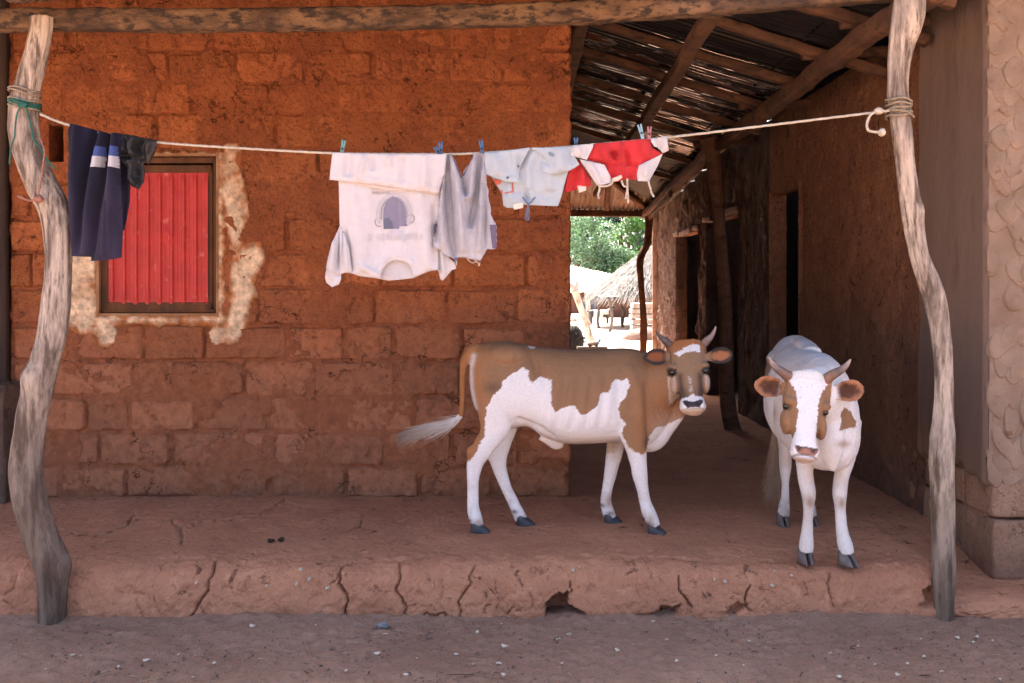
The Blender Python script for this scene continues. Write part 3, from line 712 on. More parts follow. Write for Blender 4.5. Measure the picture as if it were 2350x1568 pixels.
def build_roof():
    r = random.Random(5)
    # front beam, squared log, rising to the right
    pts = [at(-160, 47, 4.76), at(0, 47, 4.76), at(500, 46, 4.77), at(900, 42, 4.78), at(1300, 31, 4.79), at(1700, 5, 4.81), at(2060, -22, 4.84), at(2200, -30, 4.86)]
    C = catmull(pts, 150); C[0] = C[0]-np.array([1.5, 0, 0])
    V, Fc = tube(C, .052, .052, n=28, sup=5)
    V = V+np.stack([0*V[:, 0], fbm(V*9, 4, 151)*.014, fbm(V*7+5, 4, 152)*.012], 1)+np.stack([fbm(V*40, 3, 153)]*3, 1)*.004
    o = obj('front_beam', V, Fc, M['beam'], roof); o['label'] = 'rough brown beam along the top of the veranda'
    # rafter feet on the beam
    for q in (-300, 136, 558, 1042, 1500):
        b0 = at(q, -2, 4.80); b0[2] = np.interp(b0[0], [-2.4, 2.0], [2.955, 3.07])
        log('rafter', b0+np.array([0, -.42, -.085]), b0+np.array([0, 4.4, 1.47]), .05, .042, M['beam'] if q != 1042 else M['pole'], roof, seed=q*.01)
    # front slope over the left house
    nrm = np.array([0, -.305, .952]); u = np.array([0, .952, .305])
    x = -6.3
    while x < .55:
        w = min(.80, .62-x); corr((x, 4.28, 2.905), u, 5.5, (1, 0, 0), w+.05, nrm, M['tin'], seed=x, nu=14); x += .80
    u2 = np.array([0, .952, -.305]); top = np.array([0, 4.28, 2.905])+u*5.5
    x = -6.3
    while x < .55:
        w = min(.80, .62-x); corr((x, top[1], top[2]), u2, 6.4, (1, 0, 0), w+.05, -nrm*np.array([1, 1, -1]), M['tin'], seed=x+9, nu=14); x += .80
    # valley beam of the alley in two lengths
    a, b, c = [np.array([beamX(q), q, beamZ(q)-.02]) for q in (4.72, 9.75, 14.35)]
    log('valley_beam', a, b, .052, .060, M['rafter'], roof, sup=4.5, wob=.03, rough=.018, n=90, seed=3)
    log('valley_beam', b+np.array([.02, -.35, .05]), c, .055, .06, M['rafter'], roof, wob=.04, rough=.016, n=60, seed=5)
    log('valley_board', np.array([1.90, 11.9, 2.70]), np.array([1.955, 14.45, 2.55]), .02, .075, M['beam'], roof, sup=7, n=30)
    # ridge-side timber along the alley
    log('alley_purlin', (1.14, 4.95, beamZ(4.95)+.135), (1.14, 13.4, beamZ(13.4)+.14), .046, .044, M['rafter'], roof, sup=5, wob=.02, n=60, seed=7)
    log('alley_purlin', (.45, 5.2, beamZ(5.2)+.36), (.47, 13.0, beamZ(13)+.36), .05, .05, M['rafter'], roof, sup=5, wob=.02, n=60, seed=8)
    # sloping rafters across the alley, ends overshooting the valley beam
    for i, (Y, ov) in enumerate([(5.02, .2), (5.62, .35), (6.32, .40), (7.15, .05), (8.0, .12), (8.9, .25), (9.85, .1), (10.9, .2), (12.0, .15)]):
        xr = beamX(Y)+ov; z = beamZ(Y)+.085
        log('rafter', (.20, Y+r.uniform(-.05, .05), z+(1.95-.20)*.3), (xr, Y+r.uniform(-.06, .06), z+(1.95-xr)*.3), .034, .031, M['rafter'], roof, sup=6, wob=.03, seed=i*2.3, rough=.010)
        if i in (0, 1, 2, 4, 6): log('rafter', (beamX(Y)-.12, Y+.11, z-.01), (2.75, Y+.16, z+.03), .036, .036, M['rafter'], roof, sup=3, wob=.02, seed=i*3.1, n=16)
    # sheets across the alley; a bay of newer bright sheets
    sl = math.hypot(1, .3); u = np.array([1, 0, -.3])/sl
    def rz(Y): return beamZ(Y)+.145
    Y = 4.30
    while Y < 13.4:
        bay = 7.0 <= Y < 10.6
        if not bay:
            z0, z1 = rz(Y), rz(Y+.8); v = np.array([0, .8, z1-z0]); v /= np.linalg.norm(v); nr = np.cross(u, v); nr *= np.sign(nr[2])
            corr((.15, Y, z0+1.80*.3), u, 2.02*sl, v, .84, nr, M['tin'], seed=Y*3)
        Y += .8
    Y = 7.10
    while Y < 10.7:                                          # newer bright sheets that catch the light of the yard
        z0, z1 = rz(Y), rz(Y+.8); v = np.array([0, .8, z1-z0]); v /= np.linalg.norm(v); nr = np.cross(u, v); nr *= np.sign(nr[2])
        corr((.15, Y, z0+1.80*.3), u, 2.02*sl, v, .84, nr, M['galv'], seed=Y*3, warp=.02); Y += .8
    # hipped far end and its eave beam
    log('far_eave_beam', (.25, 14.25, 2.60), (2.05, 14.3, 2.60), .05, .045, M['rafter'], roof, sup=5, n=24)
    A = np.array([.1, 14.45, 2.60]); B = np.array([.1, 12.65, 3.24]); L = np.linalg.norm(B-A); uu = (B-A)/L; nr = np.cross(uu, (1, 0, 0)); nr *= np.sign(nr[2])
    x = .1
    for q in range(3): corr(A+np.array([q*.66, 0, 0]), uu, L, (1, 0, 0), .68, nr, M['fartin'], seed=q+.5, amp=.012)
    log('hip_rafter', (1.05, 12.8, 3.12), (1.93, 14.2, 2.66), .04, .04, M['rafter'], roof, n=24)
    log('hip_rafter', (.45, 12.7, 3.16), (.62, 14.2, 2.66), .035, .035, M['beam'], roof, n=24)
    log('hip_rafter', (1.25, 12.9, 3.10), (1.36, 14.2, 2.66), .035, .035, M['rafter'], roof, n=24)
    # right house roof
    Y = 4.4
    while Y < 17.0:
        zq = beamZ(Y)+.15; s2 = np.array([1, 0, .22])/math.hypot(1, .22); v = np.array([0, 1, 0]); nr = np.array([-.215, 0, .977])
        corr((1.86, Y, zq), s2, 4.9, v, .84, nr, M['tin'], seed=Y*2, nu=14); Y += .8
build_roof()

# ------------------------------------------------------------------ crooked posts
def pole_mat(name, z0, z1):
    m, nt, b = new_mat(name); v = coords(nt, (1, 1, .16)); v1 = coords(nt, (1, 1, .5)); v2 = coords(nt)
    f1 = noise(nt, v, 16, 8, .68, .25); f2 = noise(nt, v1, 5, 5, .6); f3 = noise(nt, v2, 60, 5, .6)
    c = mixc(nt, ramp(nt, f1, .43, .59), (.60, .50, .395), (.14, .104, .078))
    c = mixc(nt, math_(nt, 'MULTIPLY', ramp(nt, f2, .47, .60), .6), c, mixc(nt, ramp(nt, f1, .40, .62), (.40, .345, .30), (.17, .14, .115)))
    c = mixc(nt, math_(nt, 'MULTIPLY', ramp(nt, noise(nt, v, 30, 5, .7), .56, .66), .85), c, (.11, .08, .062))
    g = N(nt, 'ShaderNodeNewGeometry'); sp = N(nt, 'ShaderNodeSeparateXYZ'); nt.links.new(g.outputs['Position'], sp.inputs[0])
    h = math_(nt, 'ADD', sp.outputs[2], math_(nt, 'MULTIPLY', math_(nt, 'SUBTRACT', f2, .5), 1.0))
    n = N(nt, 'ShaderNodeMapRange'); n.inputs[1].default_value = z0; n.inputs[2].default_value = z1; n.inputs[3].default_value = 1; n.inputs[4].default_value = 0
    nt.links.new(h, n.inputs[0])
    c = mixc(nt, math_(nt, 'MULTIPLY', n.outputs[0], .85), c, mixc(nt, ramp(nt, f1, .35, .65), (.19, .128, .09), (.09, .06, .044)))
    nt.links.new(c, b.inputs['Base Color']); b.inputs['Roughness'].default_value = .88; b.inputs['Specular IOR Level'].default_value = .2
    bumpn(nt, b, [(f1, .012), (f3, .003), (noise(nt, v, 70, 5, .7), .004)])
    return m
M['pole_left'] = pole_mat('weathered_post', .55, 1.35); M['pole_right'] = pole_mat('weathered_post_right', .1, .75)
def post(name, pts, Y, mat, label, Ylist=None, n=170, knots=(), sup=2.0):
    P = np.array([at(x, y, (Y if Ylist is None else Ylist[i])) for i, (x, y, q) in enumerate(pts)])
    R = np.array([q*P[i][1]/FPX for i, (x, y, q) in enumerate(pts)])
    C = catmull(P, n); Rr = catmull(R[:, None], n)[:, 0]
    V, Fc = tube(C, Rr, Rr*.95, up=(0, 1, 0), n=40, sup=sup)
    ax = np.repeat(np.arange(n), 40); ax = np.concatenate([ax, [0, n-1]]); ctr = C[ax]; dr = V-ctr; L = np.linalg.norm(dr, axis=1)[:, None]+1e-9; dr = dr/L
    th = np.arctan2(dr[:, 1], dr[:, 0])
    Q = np.stack([np.cos(th)*3.2, np.sin(th)*3.2, V[:, 2]*1.1], 1)
    d = fbm(Q*1.0, 3, 171)*.010+fbm(Q*3.2, 3, 172)*.0045-np.maximum(0, .12-np.abs(fbm(Q*np.array([2.2, 2.2, .35]), 2, 173)))*.035+fbm(V*10, 3, 174)*.004
    for (kx, ky, kr, kh) in knots:
        kp = at(kx, ky, P[0][1]-.05); q = np.linalg.norm((V-kp)*np.array([1, .4, 1]), axis=1); d = d+kh*np.exp(-(q/kr)**2)
    V = V+dr*d[:, None]
    o = obj(name, V, Fc, mat, base=(P[-1] if P[-1][2] < P[0][2] else P[0])); tag(o, label, 'post'); return o
LP = [(97, 40, 24), (96, 64, 24), (82, 134, 25), (62, 208, 29), (54, 255, 31), (56, 302, 32), (66, 353, 33), (92, 420, 33), (119, 470, 33), (131, 520, 32), (133, 604, 29), (127, 705, 31), (118, 772, 32), (105, 822, 32), (92, 866, 35),
      (84, 906, 34), (71, 974, 34), (60, 1068, 37), (67, 1140, 38), (90, 1220, 38), (117, 1292, 40), (119, 1340, 34), (117, 1420, 30), (116, 1450, 29), (116, 1490, 28)]
post('wooden_post', LP, 4.70, M['pole_left'], 'thick crooked grey post at the left with green cord tied round it', knots=[(62, 870, .05, .014), (158, 1300, .05, .012), (35, 300, .08, .008)])
RP = [(2092, -40, 34), (2088, 0, 35), (2083, 48, 36), (2071, 96, 30), (2063, 144, 26), (2061, 192, 23), (2062, 230, 23), (2068, 288, 23), (2079, 384, 21), (2093, 480, 23), (2108, 575, 21), (2141, 671, 25), (2157, 748, 22), (2166, 838, 21),
      (2166, 925, 21), (2164, 1011, 26), (2161, 1054, 27), (2163, 1141, 26), (2165, 1227, 25), (2166, 1313, 26), (2166, 1390, 22), (2166, 1440, 21)]
post('wooden_post', RP, 4.735, M['pole_right'], 'slim crooked pale post at the right with rope knotted round it', knots=[(2092, 97, .02, -.02), (2120, 480, .04, .01), (2140, 1010, .05, .008)])
FP = [(1628, 318, 22), (1636, 360, 17), (1645, 450, 15), (1655, 560, 14), (1664, 680, 15), (1668, 800, 15), (1668, 890, 17), (1675, 960, 18), (1690, 1010, 19), (1694, 1030, 19)]
post('wooden_post', FP, 9.4, M['rafter'], 'dark leaning forked post inside the alley by the doorways')
KP = [(1489, 488, 11), (1489, 520, 8.5), (1485, 560, 8), (1474, 583, 8), (1469, 605, 7.5), (1471, 640, 7), (1474, 690, 7), (1477, 740, 7.5), (1476, 800, 7.5), (1475, 856, 8), (1475, 880, 8)]
post('wooden_post', KP, 14.15, M['rafter'], 'thin bent brown post holding the far end of the alley roof', n=110)
# ------------------------------------------------------------------ cattle
def remesh(parts, vox, iters=6, keep=None):
    """weld overlapping closed shells into one continuous skin and relax it"""
    V, Fc = join(*parts); me = mesh('tmp', V, Fc); o = bpy.data.objects.new('tmp', me); COL.objects.link(o)
    md = o.modifiers.new('r', 'REMESH'); md.mode = 'VOXEL'; md.voxel_size = vox; md.use_smooth_shade = True
    dg = bpy.context.evaluated_depsgraph_get(); ev = o.evaluated_get(dg); m2 = ev.to_mesh()
    n = len(m2.vertices); V = np.empty(n*3); m2.vertices.foreach_get('co', V); V = V.reshape(-1, 3)
    Fc = [tuple(p.vertices) for p in m2.polygons]; e = np.empty(len(m2.edges)*2, int); m2.edges.foreach_get('vertices', e); e = e.reshape(-1, 2)
    ev.to_mesh_clear(); bpy.data.objects.remove(o); bpy.data.meshes.remove(me)
    deg = np.bincount(e.ravel(), minlength=n)[:, None]
    w = np.ones((n, 1)) if keep is None else keep(V)[:, None]
    def lap(V):
        S = np.zeros_like(V)
        for c in range(3): S[:, c] = np.bincount(e[:, 0], V[e[:, 1], c], n)+np.bincount(e[:, 1], V[e[:, 0], c], n)
        return S/np.maximum(deg, 1)-V
    for i in range(iters):
        V = V+.55*w*lap(V); V = V-.50*w*lap(V)
    V = V+.4*lap(V)
    return V, Fc
def near_mask(V, shell, dist):
    from mathutils.kdtree import KDTree
    kd = KDTree(len(shell)); [kd.insert(q, i) for i, q in enumerate(shell)]; kd.balance()
    lo, hi = shell.min(0)-dist, shell.max(0)+dist; m = np.all((V > lo) & (V < hi), axis=1); r = np.zeros(len(V), bool)
    for i in np.where(m)[0]: r[i] = kd.find(V[i])[2] < dist
    return r
def normals(V, Fc):
    q = np.array([f[:3] for f in Fc]); fn = np.cross(V[q[:, 1]]-V[q[:, 0]], V[q[:, 2]]-V[q[:, 0]]); nv = np.zeros_like(V)
    for f in range(3): np.add.at(nv, q[:, f], fn)
    nv /= np.linalg.norm(nv, axis=1)[:, None]+1e-12; return nv
def leg(pts, conv, Y, sc, ratio=1.0, k=34):
    C = np.array([np.asarray(conv(x, y, (Y if len(q) == 1 else q[1]))) for x, y, *q in [(p[0], p[1], *p[2:]) for p in pts]])
    R = np.array([p[2]*sc for p in pts])
    C = catmull(C, k); R = catmull(R[:, None], k)[:, 0]
    return tube(C, R*ratio, R, up=(1, 0, 0), n=20)
def legp(pts, conv, Ys, sc, wr):
    """leg from (x, y, r); Ys depth per point, wr width along depth relative to r"""
    C = np.array([conv(p[0], p[1], Ys[i]) for i, p in enumerate(pts)]); R = np.array([p[2]*sc for p in pts]); W = R*np.asarray(wr)
    k = 5*len(pts); C, R, W = catmull(C, k), catmull(R[:, None], k)[:, 0], catmull(W[:, None], k)[:, 0]
    return tube(C, np.maximum(W, .004), np.maximum(R, .004), up=(1, 0, 0), n=22)
def head_parts(poll, muz, lat, W, D, t_, shift=None):
    """skull as sections from poll to muzzle; face line runs poll->muzzle, W half widths, D depths behind the face"""
    poll, muz, lat = map(lambda q: np.asarray(q, float), (poll, muz, lat)); d = muz-poll; L = np.linalg.norm(d); d = d/L
    lat = lat-(lat@d)*d; lat /= np.linalg.norm(lat); nn = np.cross(lat, d); 
    if nn[1] > 0: nn = -nn                                   # towards the camera
    k = 46; T = catmull(np.array(t_)[:, None], k)[:, 0]; Wc = catmull(np.array(W)[:, None], k)[:, 0]; Dc = catmull(np.array(D)[:, None], k)[:, 0]
    V = []; n = 30; th = np.linspace(0, 2*np.pi, n, endpoint=False); c, s = np.cos(th), np.sin(th)
    cc = np.sign(c)*np.abs(c)**.72; ss = np.sign(s)*np.abs(s)**.80
    for i in range(k):
        o = poll+d*(T[i]*L)-nn*(Dc[i]*.5-.012)
        wj = np.where(ss < 0, 1+.42*ss*1.0, 1.0)             # jaw narrower than brow
        V.append(o+np.outer(cc*wj, lat)*Wc[i]+np.outer(ss, nn)*Dc[i]*.5)
    V = np.concatenate(V); Fc = grid_faces(n, k, True); a = len(V)
    V = np.concatenate([V, V[:n].mean(0)[None], V[-n:].mean(0)[None]])
    Fc += [(a, (i+1) % n, i) for i in range(n)]+[(a+1, (k-1)*n+i, (k-1)*n+(i+1) % n) for i in range(n)]
    return (V, Fc), d, lat, nn, L
def ear(base, tip, nn, hw, th=.012, cup=.018, n=14):
    """leaf-shaped ear, hollow side towards nn"""
    base, tip, nn = map(lambda q: np.asarray(q, float), (base, tip, nn)); ax = tip-base; L = np.linalg.norm(ax); ax /= L
    up = np.cross(nn, ax); up /= np.linalg.norm(up); nn = np.cross(ax, up)
    if nn[1] > 0: nn = -nn
    t = np.linspace(0, 1, n); w = hw*np.interp(t, [0, .12, .35, .6, .8, .93, 1], [.36, .50, .88, 1.0, .86, .52, .16])
    sdv = np.linspace(-1, 1, 11); V = []
    for q, ww in zip(t, w):
        for s in sdv:
            V.append(base+ax*q*L+up*s*ww+nn*(cup*(s*s)*(ww/hw)-cup*.5+.0))
    V = np.array(V); m = len(V); Fr = grid_faces(11, n)
    back = V-nn*th*1.0; nF = Fr+[tuple(i+m for i in reversed(f)) for f in Fr]
    bd = [i for i in range(11)]+[j*11+10 for j in range(1, n)]+[(n-1)*11+i for i in range(9, -1, -1)]+[j*11 for j in range(n-2, 0, -1)]
    for a, b in zip(bd, bd[1:]+bd[:1]): nF.append((b, a, a+m, b+m))
    return (np.concatenate([V, back]), nF), (ax, up, nn, L)
def hoof(o_parent, base, toe, w, h, mat, split=True):
    """cloven hoof: two claws side by side, flat soles on the floor; base = centre of sole, toe = direction"""
    base = np.asarray(base, float); toe = np.asarray(toe, float); toe[2] = 0; toe /= np.linalg.norm(toe); sd = np.array([-toe[1], toe[0], 0])
    for s in (-1, 1):
        rows = []; n = 14; th = np.linspace(0, 2*np.pi, n, endpoint=False)
        for q, (z, fw, bw, ww, off) in enumerate([(0.0, .060, .042, .50, .0), (.15, .060, .042, .52, 0), (.55, .044, .038, .50, -.004), (1.0, .022, .032, .44, -.012), (1.25, .006, .024, .30, -.016)]):
            c, sn = np.cos(th), np.sin(th); f = np.where(c > 0, c**.8*fw*1.0, c*bw)*(h/.06) if False else np.where(c > 0, np.abs(c)**1.25*fw, -np.abs(c)*bw)*(w/.075)
            lx = sn*ww*w*.5*np.where(c > 0, 1-.45*c, 1)
            rows.append(base+np.outer(f+off, toe)+np.outer(lx+s*w*.27-s*.10*w*np.maximum(c, 0), sd)+np.array([0, 0, z*h]))
        V = np.concatenate(rows); Fc = grid_faces(n, len(rows), True)+[tuple(range(n-1, -1, -1)), tuple(range((len(rows)-1)*n, len(rows)*n))]
        obj('hoof_claw', V, Fc, mat, o_parent)
def hairs(path, R0, n, L, spread, droop, seed, ctip, croot, name, parent, mat, wid=.0014):
    """tuft: many tapering strands following a path"""
    r = np.random.default_rng(seed); path = np.asarray(path, float); V = []; Fc = []; Cc = []
    tot = catmull(path, 60)
    for i in range(n):
        s0 = r.random()**1.3*.55; s1 = min(1, s0+L*(.55+.45*r.random())); off = r.normal(size=3)*R0; k = 9
        ts = np.linspace(s0, s1, k); c = np.stack([np.interp(ts*59, np.arange(60), tot[:, q]) for q in range(3)], 1)
        sp = np.linspace(0, 1, k)[:, None]
        c = c+off*(.35+spread*sp*np.array([.6, .6, 1]))+np.array([0, 0, -droop])*sp**2*r.random()+vnoise(c*14+i*3.1, 5)[:, None]*.006*sp
        w = wid*(1.25-sp[:, 0])*r.uniform(.7, 1.4); a = len(V); side = np.cross(np.gradient(c, axis=0), [0, 1, 0.02]); side /= np.linalg.norm(side, axis=1)[:, None]+1e-9
        dpt = np.array([0, 1, 0])
        base = len(Cc)
        for q in range(k):
            for e in (side[q], -side[q]*.5+dpt*.8, -side[q]*.5-dpt*.8): V.append(c[q]+e*w[q])
            kk = max(0, 1-ts[q]**2.0); col = np.array(croot)*kk+np.array(ctip)*(1-kk); col = col*(.75+.5*r.random()*.6)
            Cc += [col]*3
        for q in range(k-1):
            for e in range(3):
                A = base+q*3+e; B = base+q*3+(e+1) % 3; Fc.append((A, B, B+3, A+3))
    o = obj(name, np.array(V), Fc, mat, parent); setcol(o, np.array(Cc)); return o

def eye_part(c, r, nn, parent):
    obj('eye', *ellipsoid(c, (r, r, r), 18, 12), M['eye'], parent)
def horn(pts, R, parent, pale, k=30):
    C = catmull(np.array(pts), k); Rr = catmull(np.array(R)[:, None], k)[:, 0]
    V, Fc = tube(C, np.maximum(Rr, .0012), n=16, up=(.1, 1, 0)); V = V+fbm(V*60, 2, 181)[:, None]*.0012
    o = obj('horn', V, Fc, M['horncol'], parent); t = np.concatenate([np.repeat(np.linspace(0, 1, k), 16), [0, 1]])[:, None]
    a, b, c = pale; col = np.where(t < .5, np.array(a)+(np.array(b)-np.array(a))*t*2, np.array(b)+(np.array(c)-np.array(b))*(t-.5)*2)
    setcol(o, col); return o
M['horncol'] = vcol_mat('horn', .45, .4, ((50, .002), (200, .0006)), var=.25, vs_=40)

def coat_hair(V, Fc, Cc, n, flow, parent, seed, L=.0075, w=.0011, skip=None):
    """short hair lying on the skin, each strand in the colour of its root"""
    g = np.random.default_rng(seed); T = np.array([f[:3] for f in Fc]+[(f[0], f[2], f[3]) for f in Fc if len(f) == 4])
    ar = np.linalg.norm(np.cross(V[T[:, 1]]-V[T[:, 0]], V[T[:, 2]]-V[T[:, 0]]), axis=1); k = g.choice(len(T), n, p=ar/ar.sum())
    a, b = g.random(n), g.random(n); m = a+b > 1; a[m], b[m] = 1-a[m], 1-b[m]; cc = 1-a-b
    A, B, C = V[T[k, 0]], V[T[k, 1]], V[T[k, 2]]; p = A*cc[:, None]+B*a[:, None]+C*b[:, None]; col = Cc[T[k, 0]]
    nn = np.cross(B-A, C-A); nn /= np.linalg.norm(nn, axis=1)[:, None]+1e-12
    if skip is not None: q = ~skip(p); p, col, nn = p[q], col[q], nn[q]; n = len(p)
    f = flow(p)+g.normal(size=(n, 3))*.28+np.stack([vnoise(p*9, 301), vnoise(p*9, 302), vnoise(p*9, 303)], 1)*.35; f -= (f*nn).sum(1)[:, None]*nn; f /= np.linalg.norm(f, axis=1)[:, None]+1e-9
    s = np.cross(nn, f)*w*g.uniform(.6, 1.4, n)[:, None]; l = (L*g.uniform(.6, 1.3, n))[:, None]; lift = nn*l*g.uniform(.06, .26, n)[:, None]
    q = np.stack([p-s+nn*.0003, p+s+nn*.0003, p+f*l*.6+s*.7+lift*.8, p+f*l*.6-s*.7+lift*.8, p+f*l+lift], 1).reshape(-1, 3)
    i = np.arange(n)*5; Fq = np.concatenate([np.stack([i, i+1, i+2, i+3], 1)]); Ft = np.stack([i+3, i+2, i+4], 1)
    o = obj('coat_hair', q, list(map(tuple, Fq))+list(map(tuple, Ft)), M['hair'], parent); o['kind'] = 'stuff'
    setcol(o, np.repeat(np.clip(col*g.uniform(.82, 1.18, n)[:, None], 0, .94), 5, axis=0)); return o
# ---------- first cow: brown and white, side on, head turned to the camera
def z1(x, y, Y): return at(902.4+.36*x, 723.8+.36*y, Y)
K1 = .36*5.54/FPX
def blur_mask(m, V, Fc, it=2):
    return m
def cow_brown():
    Yc = 5.54; base = z1(1000, 1370, 5.5); base[2] = PZ
    cow = thing('cow', base, 'brown and white young cow standing side on, head turned to camera', 'cow')
    S = [(486, 330, 420, .045), (500, 236, 520, .090), (540, 186, 620, .145), (620, 169, 700, .180), (720, 165, 725, .192), (850, 186, 705, .185), (950, 203, 765, .205), (1100, 217, 812, .222), (1250, 217, 815, .218), (1400, 211, 806, .198),
         (1500, 211, 822, .182), (1580, 226, 845, .160), (1650, 262, 832, .132), (1710, 320, 770, .105), (1770, 400, 690, .07), (1790, 450, 640, .03)]
    C = np.array([z1(s[0], (s[1]+s[2])/2, Yc) for s in S]); ra = np.array([s[3] for s in S]); rb = np.array([(s[2]-s[1])/2*K1 for s in S])
    n = 70; C, ra, rb = catmull(C, n), catmull(ra[:, None], n)[:, 0], catmull(rb[:, None], n)[:, 0]
    P = [tube(C, np.maximum(ra, .02), np.maximum(rb, .02), n=36, sup=2.15, egg=.14, tan=(1, 0, 0))]
    # neck
    nk = [(1560, 480, 5.54, .30, .15), (1640, 455, 5.53, .245, .125), (1720, 415, 5.52, .195, .105), (1800, 370, 5.52, .150, .090), (1860, 320, 5.53, .115, .085)]
    C = np.array([z1(a, b, Y) for a, b, Y, _, _ in nk]); k = 24
    P.append(tube(catmull(C, k), catmull(np.array([[q[4]] for q in nk]), k)[:, 0], catmull(np.array([[q[3]] for q in nk]), k)[:, 0]*.78, n=28, sup=2.1))
    # dewlap and brisket
    P.append(tube(catmull([z1(1590, 780, 5.53), z1(1650, 770, 5.52), z1(1720, 700, 5.51), z1(1790, 620, 5.50), z1(1840, 540, 5.49)], 20), catmull(np.array([[.07], [.065], [.045], [.035], [.03]]), 20)[:, 0], catmull(np.array([[.075], [.085], [.07], [.06], [.05]]), 20)[:, 0], n=18))
    # navel flap
    P.append(tube(catmull([z1(940, 770, 5.52), z1(1000, 810, 5.52), z1(1040, 832, 5.52), z1(1075, 818, 5.52)], 14), .022, .022, n=12))
    P.append(ellipsoid(z1(1035, 812, 5.52), (.05, .025, .030)))
    # near hind
    P.append(legp([(660, 400, 128), (655, 560, 118), (650, 700, 100), (612, 785, 74), (548, 880, 66), (520, 950, 52), (509, 1050, 38), (508, 1150, 36), (510, 1225, 38), (519, 1278, 42), (532, 1315, 40), (545, 1345, 34)], z1, [5.45, 5.43, 5.42, 5.42, 5.425, 5.43, 5.435, 5.44, 5.44, 5.44, 5.44, 5.44], K1, [.80, .74, .62, .55, .58, .62, .72, .78, .85, .95, 1, 1]))
    # far hind
    P.append(legp([(660, 400, 128), (690, 560, 110), (710, 690, 88), (692, 790, 70), (668, 890, 62), (680, 980, 46), (718, 1090, 36), (762, 1185, 35), (790, 1245, 38), (808, 1285, 40), (828, 1312, 34)], z1, [5.62, 5.63, 5.63, 5.62, 5.62, 5.615, 5.61, 5.61, 5.605, 5.605, 5.605], K1, [.80, .74, .65, .58, .60, .66, .74, .80, .88, .96, 1]))
    # near fore
    P.append(legp([(1480, 420, 125), (1500, 560, 122), (1520, 700, 98), (1535, 790, 78), (1547, 850, 65), (1564, 950, 52), (1573, 1020, 48), (1588, 1100, 38), (1604, 1180, 36), (1626, 1250, 42), (1648, 1300, 42), (1668, 1345, 36)], z1, [5.45, 5.42, 5.40, 5.395, 5.39, 5.39, 5.39, 5.39, 5.395, 5.395, 5.395, 5.395], K1, [.62, .60, .60, .62, .66, .72, .80, .80, .84, .92, .96, 1]))
    # far fore
    P.append(legp([(1470, 420, 120), (1470, 600, 110), (1440, 740, 75), (1420, 810, 58), (1410, 880, 55), (1394, 960, 46), (1381, 1030, 40), (1366, 1100, 35), (1356, 1170, 35), (1362, 1225, 40), (1378, 1270, 40), (1392, 1298, 34)], z1, [5.62, 5.65, 5.66, 5.66, 5.66, 5.66, 5.66, 5.658, 5.655, 5.652, 5.65, 5.65], K1, [.6, .6, .62, .64, .68, .74, .80, .80, .84, .92, .96, 1]))
    # hip and shoulder bones
    P.append(ellipsoid(z1(725, 262, 5.475), (.13, .105, .075))); P.append(ellipsoid(z1(725, 262, 5.605), (.13, .105, .075))); P.append(ellipsoid(z1(1515, 650, 5.41), (.06, .045, .07))); P.append(ellipsoid(z1(500, 880, 5.43), (.030, .026, .045))); P.append(ellipsoid(z1(1575, 1018, 5.39), (.036, .034, .045))); P.append(ellipsoid(z1(620, 890, 5.615), (.024, .024, .035)))
    # tail root
    tl = [z1(640, 246, 5.54), z1(560, 226, 5.53), z1(500, 234, 5.51), z1(460, 285, 5.49), z1(444, 350, 5.485), z1(440, 450, 5.48), z1(440, 550, 5.48), z1(432, 650, 5.48)]
    P.append(tube(catmull(tl, 46), catmull(np.array([[.045], [.042], [.036], [.028], [.0195], [.0155], [.0145], [.013]]), 46)[:, 0], n=14, up=(0, 1, 0)))
    # head
    poll = z1(1868, 158, 5.47); muz = z1(1916, 612, 5.27)
    (hp), d, lat, nn, L = head_parts(poll, muz, (1, -.10, .03), [.078, .104, .108, .104, .090, .074, .064, .061, .067, .071, .060, .036], [.070, .110, .140, .165, .175, .165, .140, .118, .106, .100, .084, .050], [0, .08, .2, .34, .46, .58, .68, .77, .85, .92, .975, 1.01])
    P.append(hp)
    hl = lambda a, t, f: poll+lat*a+d*(t*L)+nn*f                # head-local point
    for s in (-1, 1):
        P.append(ellipsoid(hl(s*.082, .37, -.010), (.030, .030, .022)))        # brow
        P.append(ellipsoid(hl(s*.080, .56, -.060), (.028, .05, .06)))         # cheek
        P.append(ellipsoid(hl(s*.084, .05, -.04), (.028, .028, .028)))       # horn base
        P.append(ellipsoid(hl(s*.036, .895, -.002), (.026, .02, .024)))      # nostril wing
    P.append(ellipsoid(hl(0, .965, -.035), (.052, .04, .026)))                # lower lip
    P.append(ellipsoid(hl(0, .05, -.02), (.07, .03, .03)))
    e1, f1 = ear(z1(1772, 262, 5.42), z1(1606, 268, 5.36), (-.15, -1, .1), .046); e2, f2 = ear(z1(1990, 268, 5.42), z1(2166, 248, 5.38), (.1, -1, .1), .047)
    P += [e1, e2]
    hc = hl(0, .45, -.05)
    def keep(V):
        q = np.linalg.norm(V-hc, axis=1); return .28+.72*sstep(.22, .34, q)
    V, Fc = remesh(P, .0058, 16, keep)
    # eye sockets, nostrils, mouth line, neck wrinkles, ribs
    eyes = [hl(-.0915, .425, -.018), hl(.0895, .425, -.018)]
    nv = normals(V, Fc)
    A = V-poll; la, tt, ff = A@lat, (A@d)/L, A@nn
    inhead = (np.linalg.norm(V-hc, axis=1) < .34) & (tt > -.1)
    for s in (-1, 1):
        q = np.sqrt(((la-s*.030)/.014)**2+((tt-.905-.10*np.abs(la)/.06*0)*L/.013)**2); V = V-nn*(np.exp(-(q)**2)*.022*(ff > -.05)*inhead)[:, None]
    q = np.abs((tt-.955)*L-.15*la*la/.06); V = V+nn*(-np.exp(-(q/.006)**2)*.006*(ff > -.08)*inhead)[:, None]
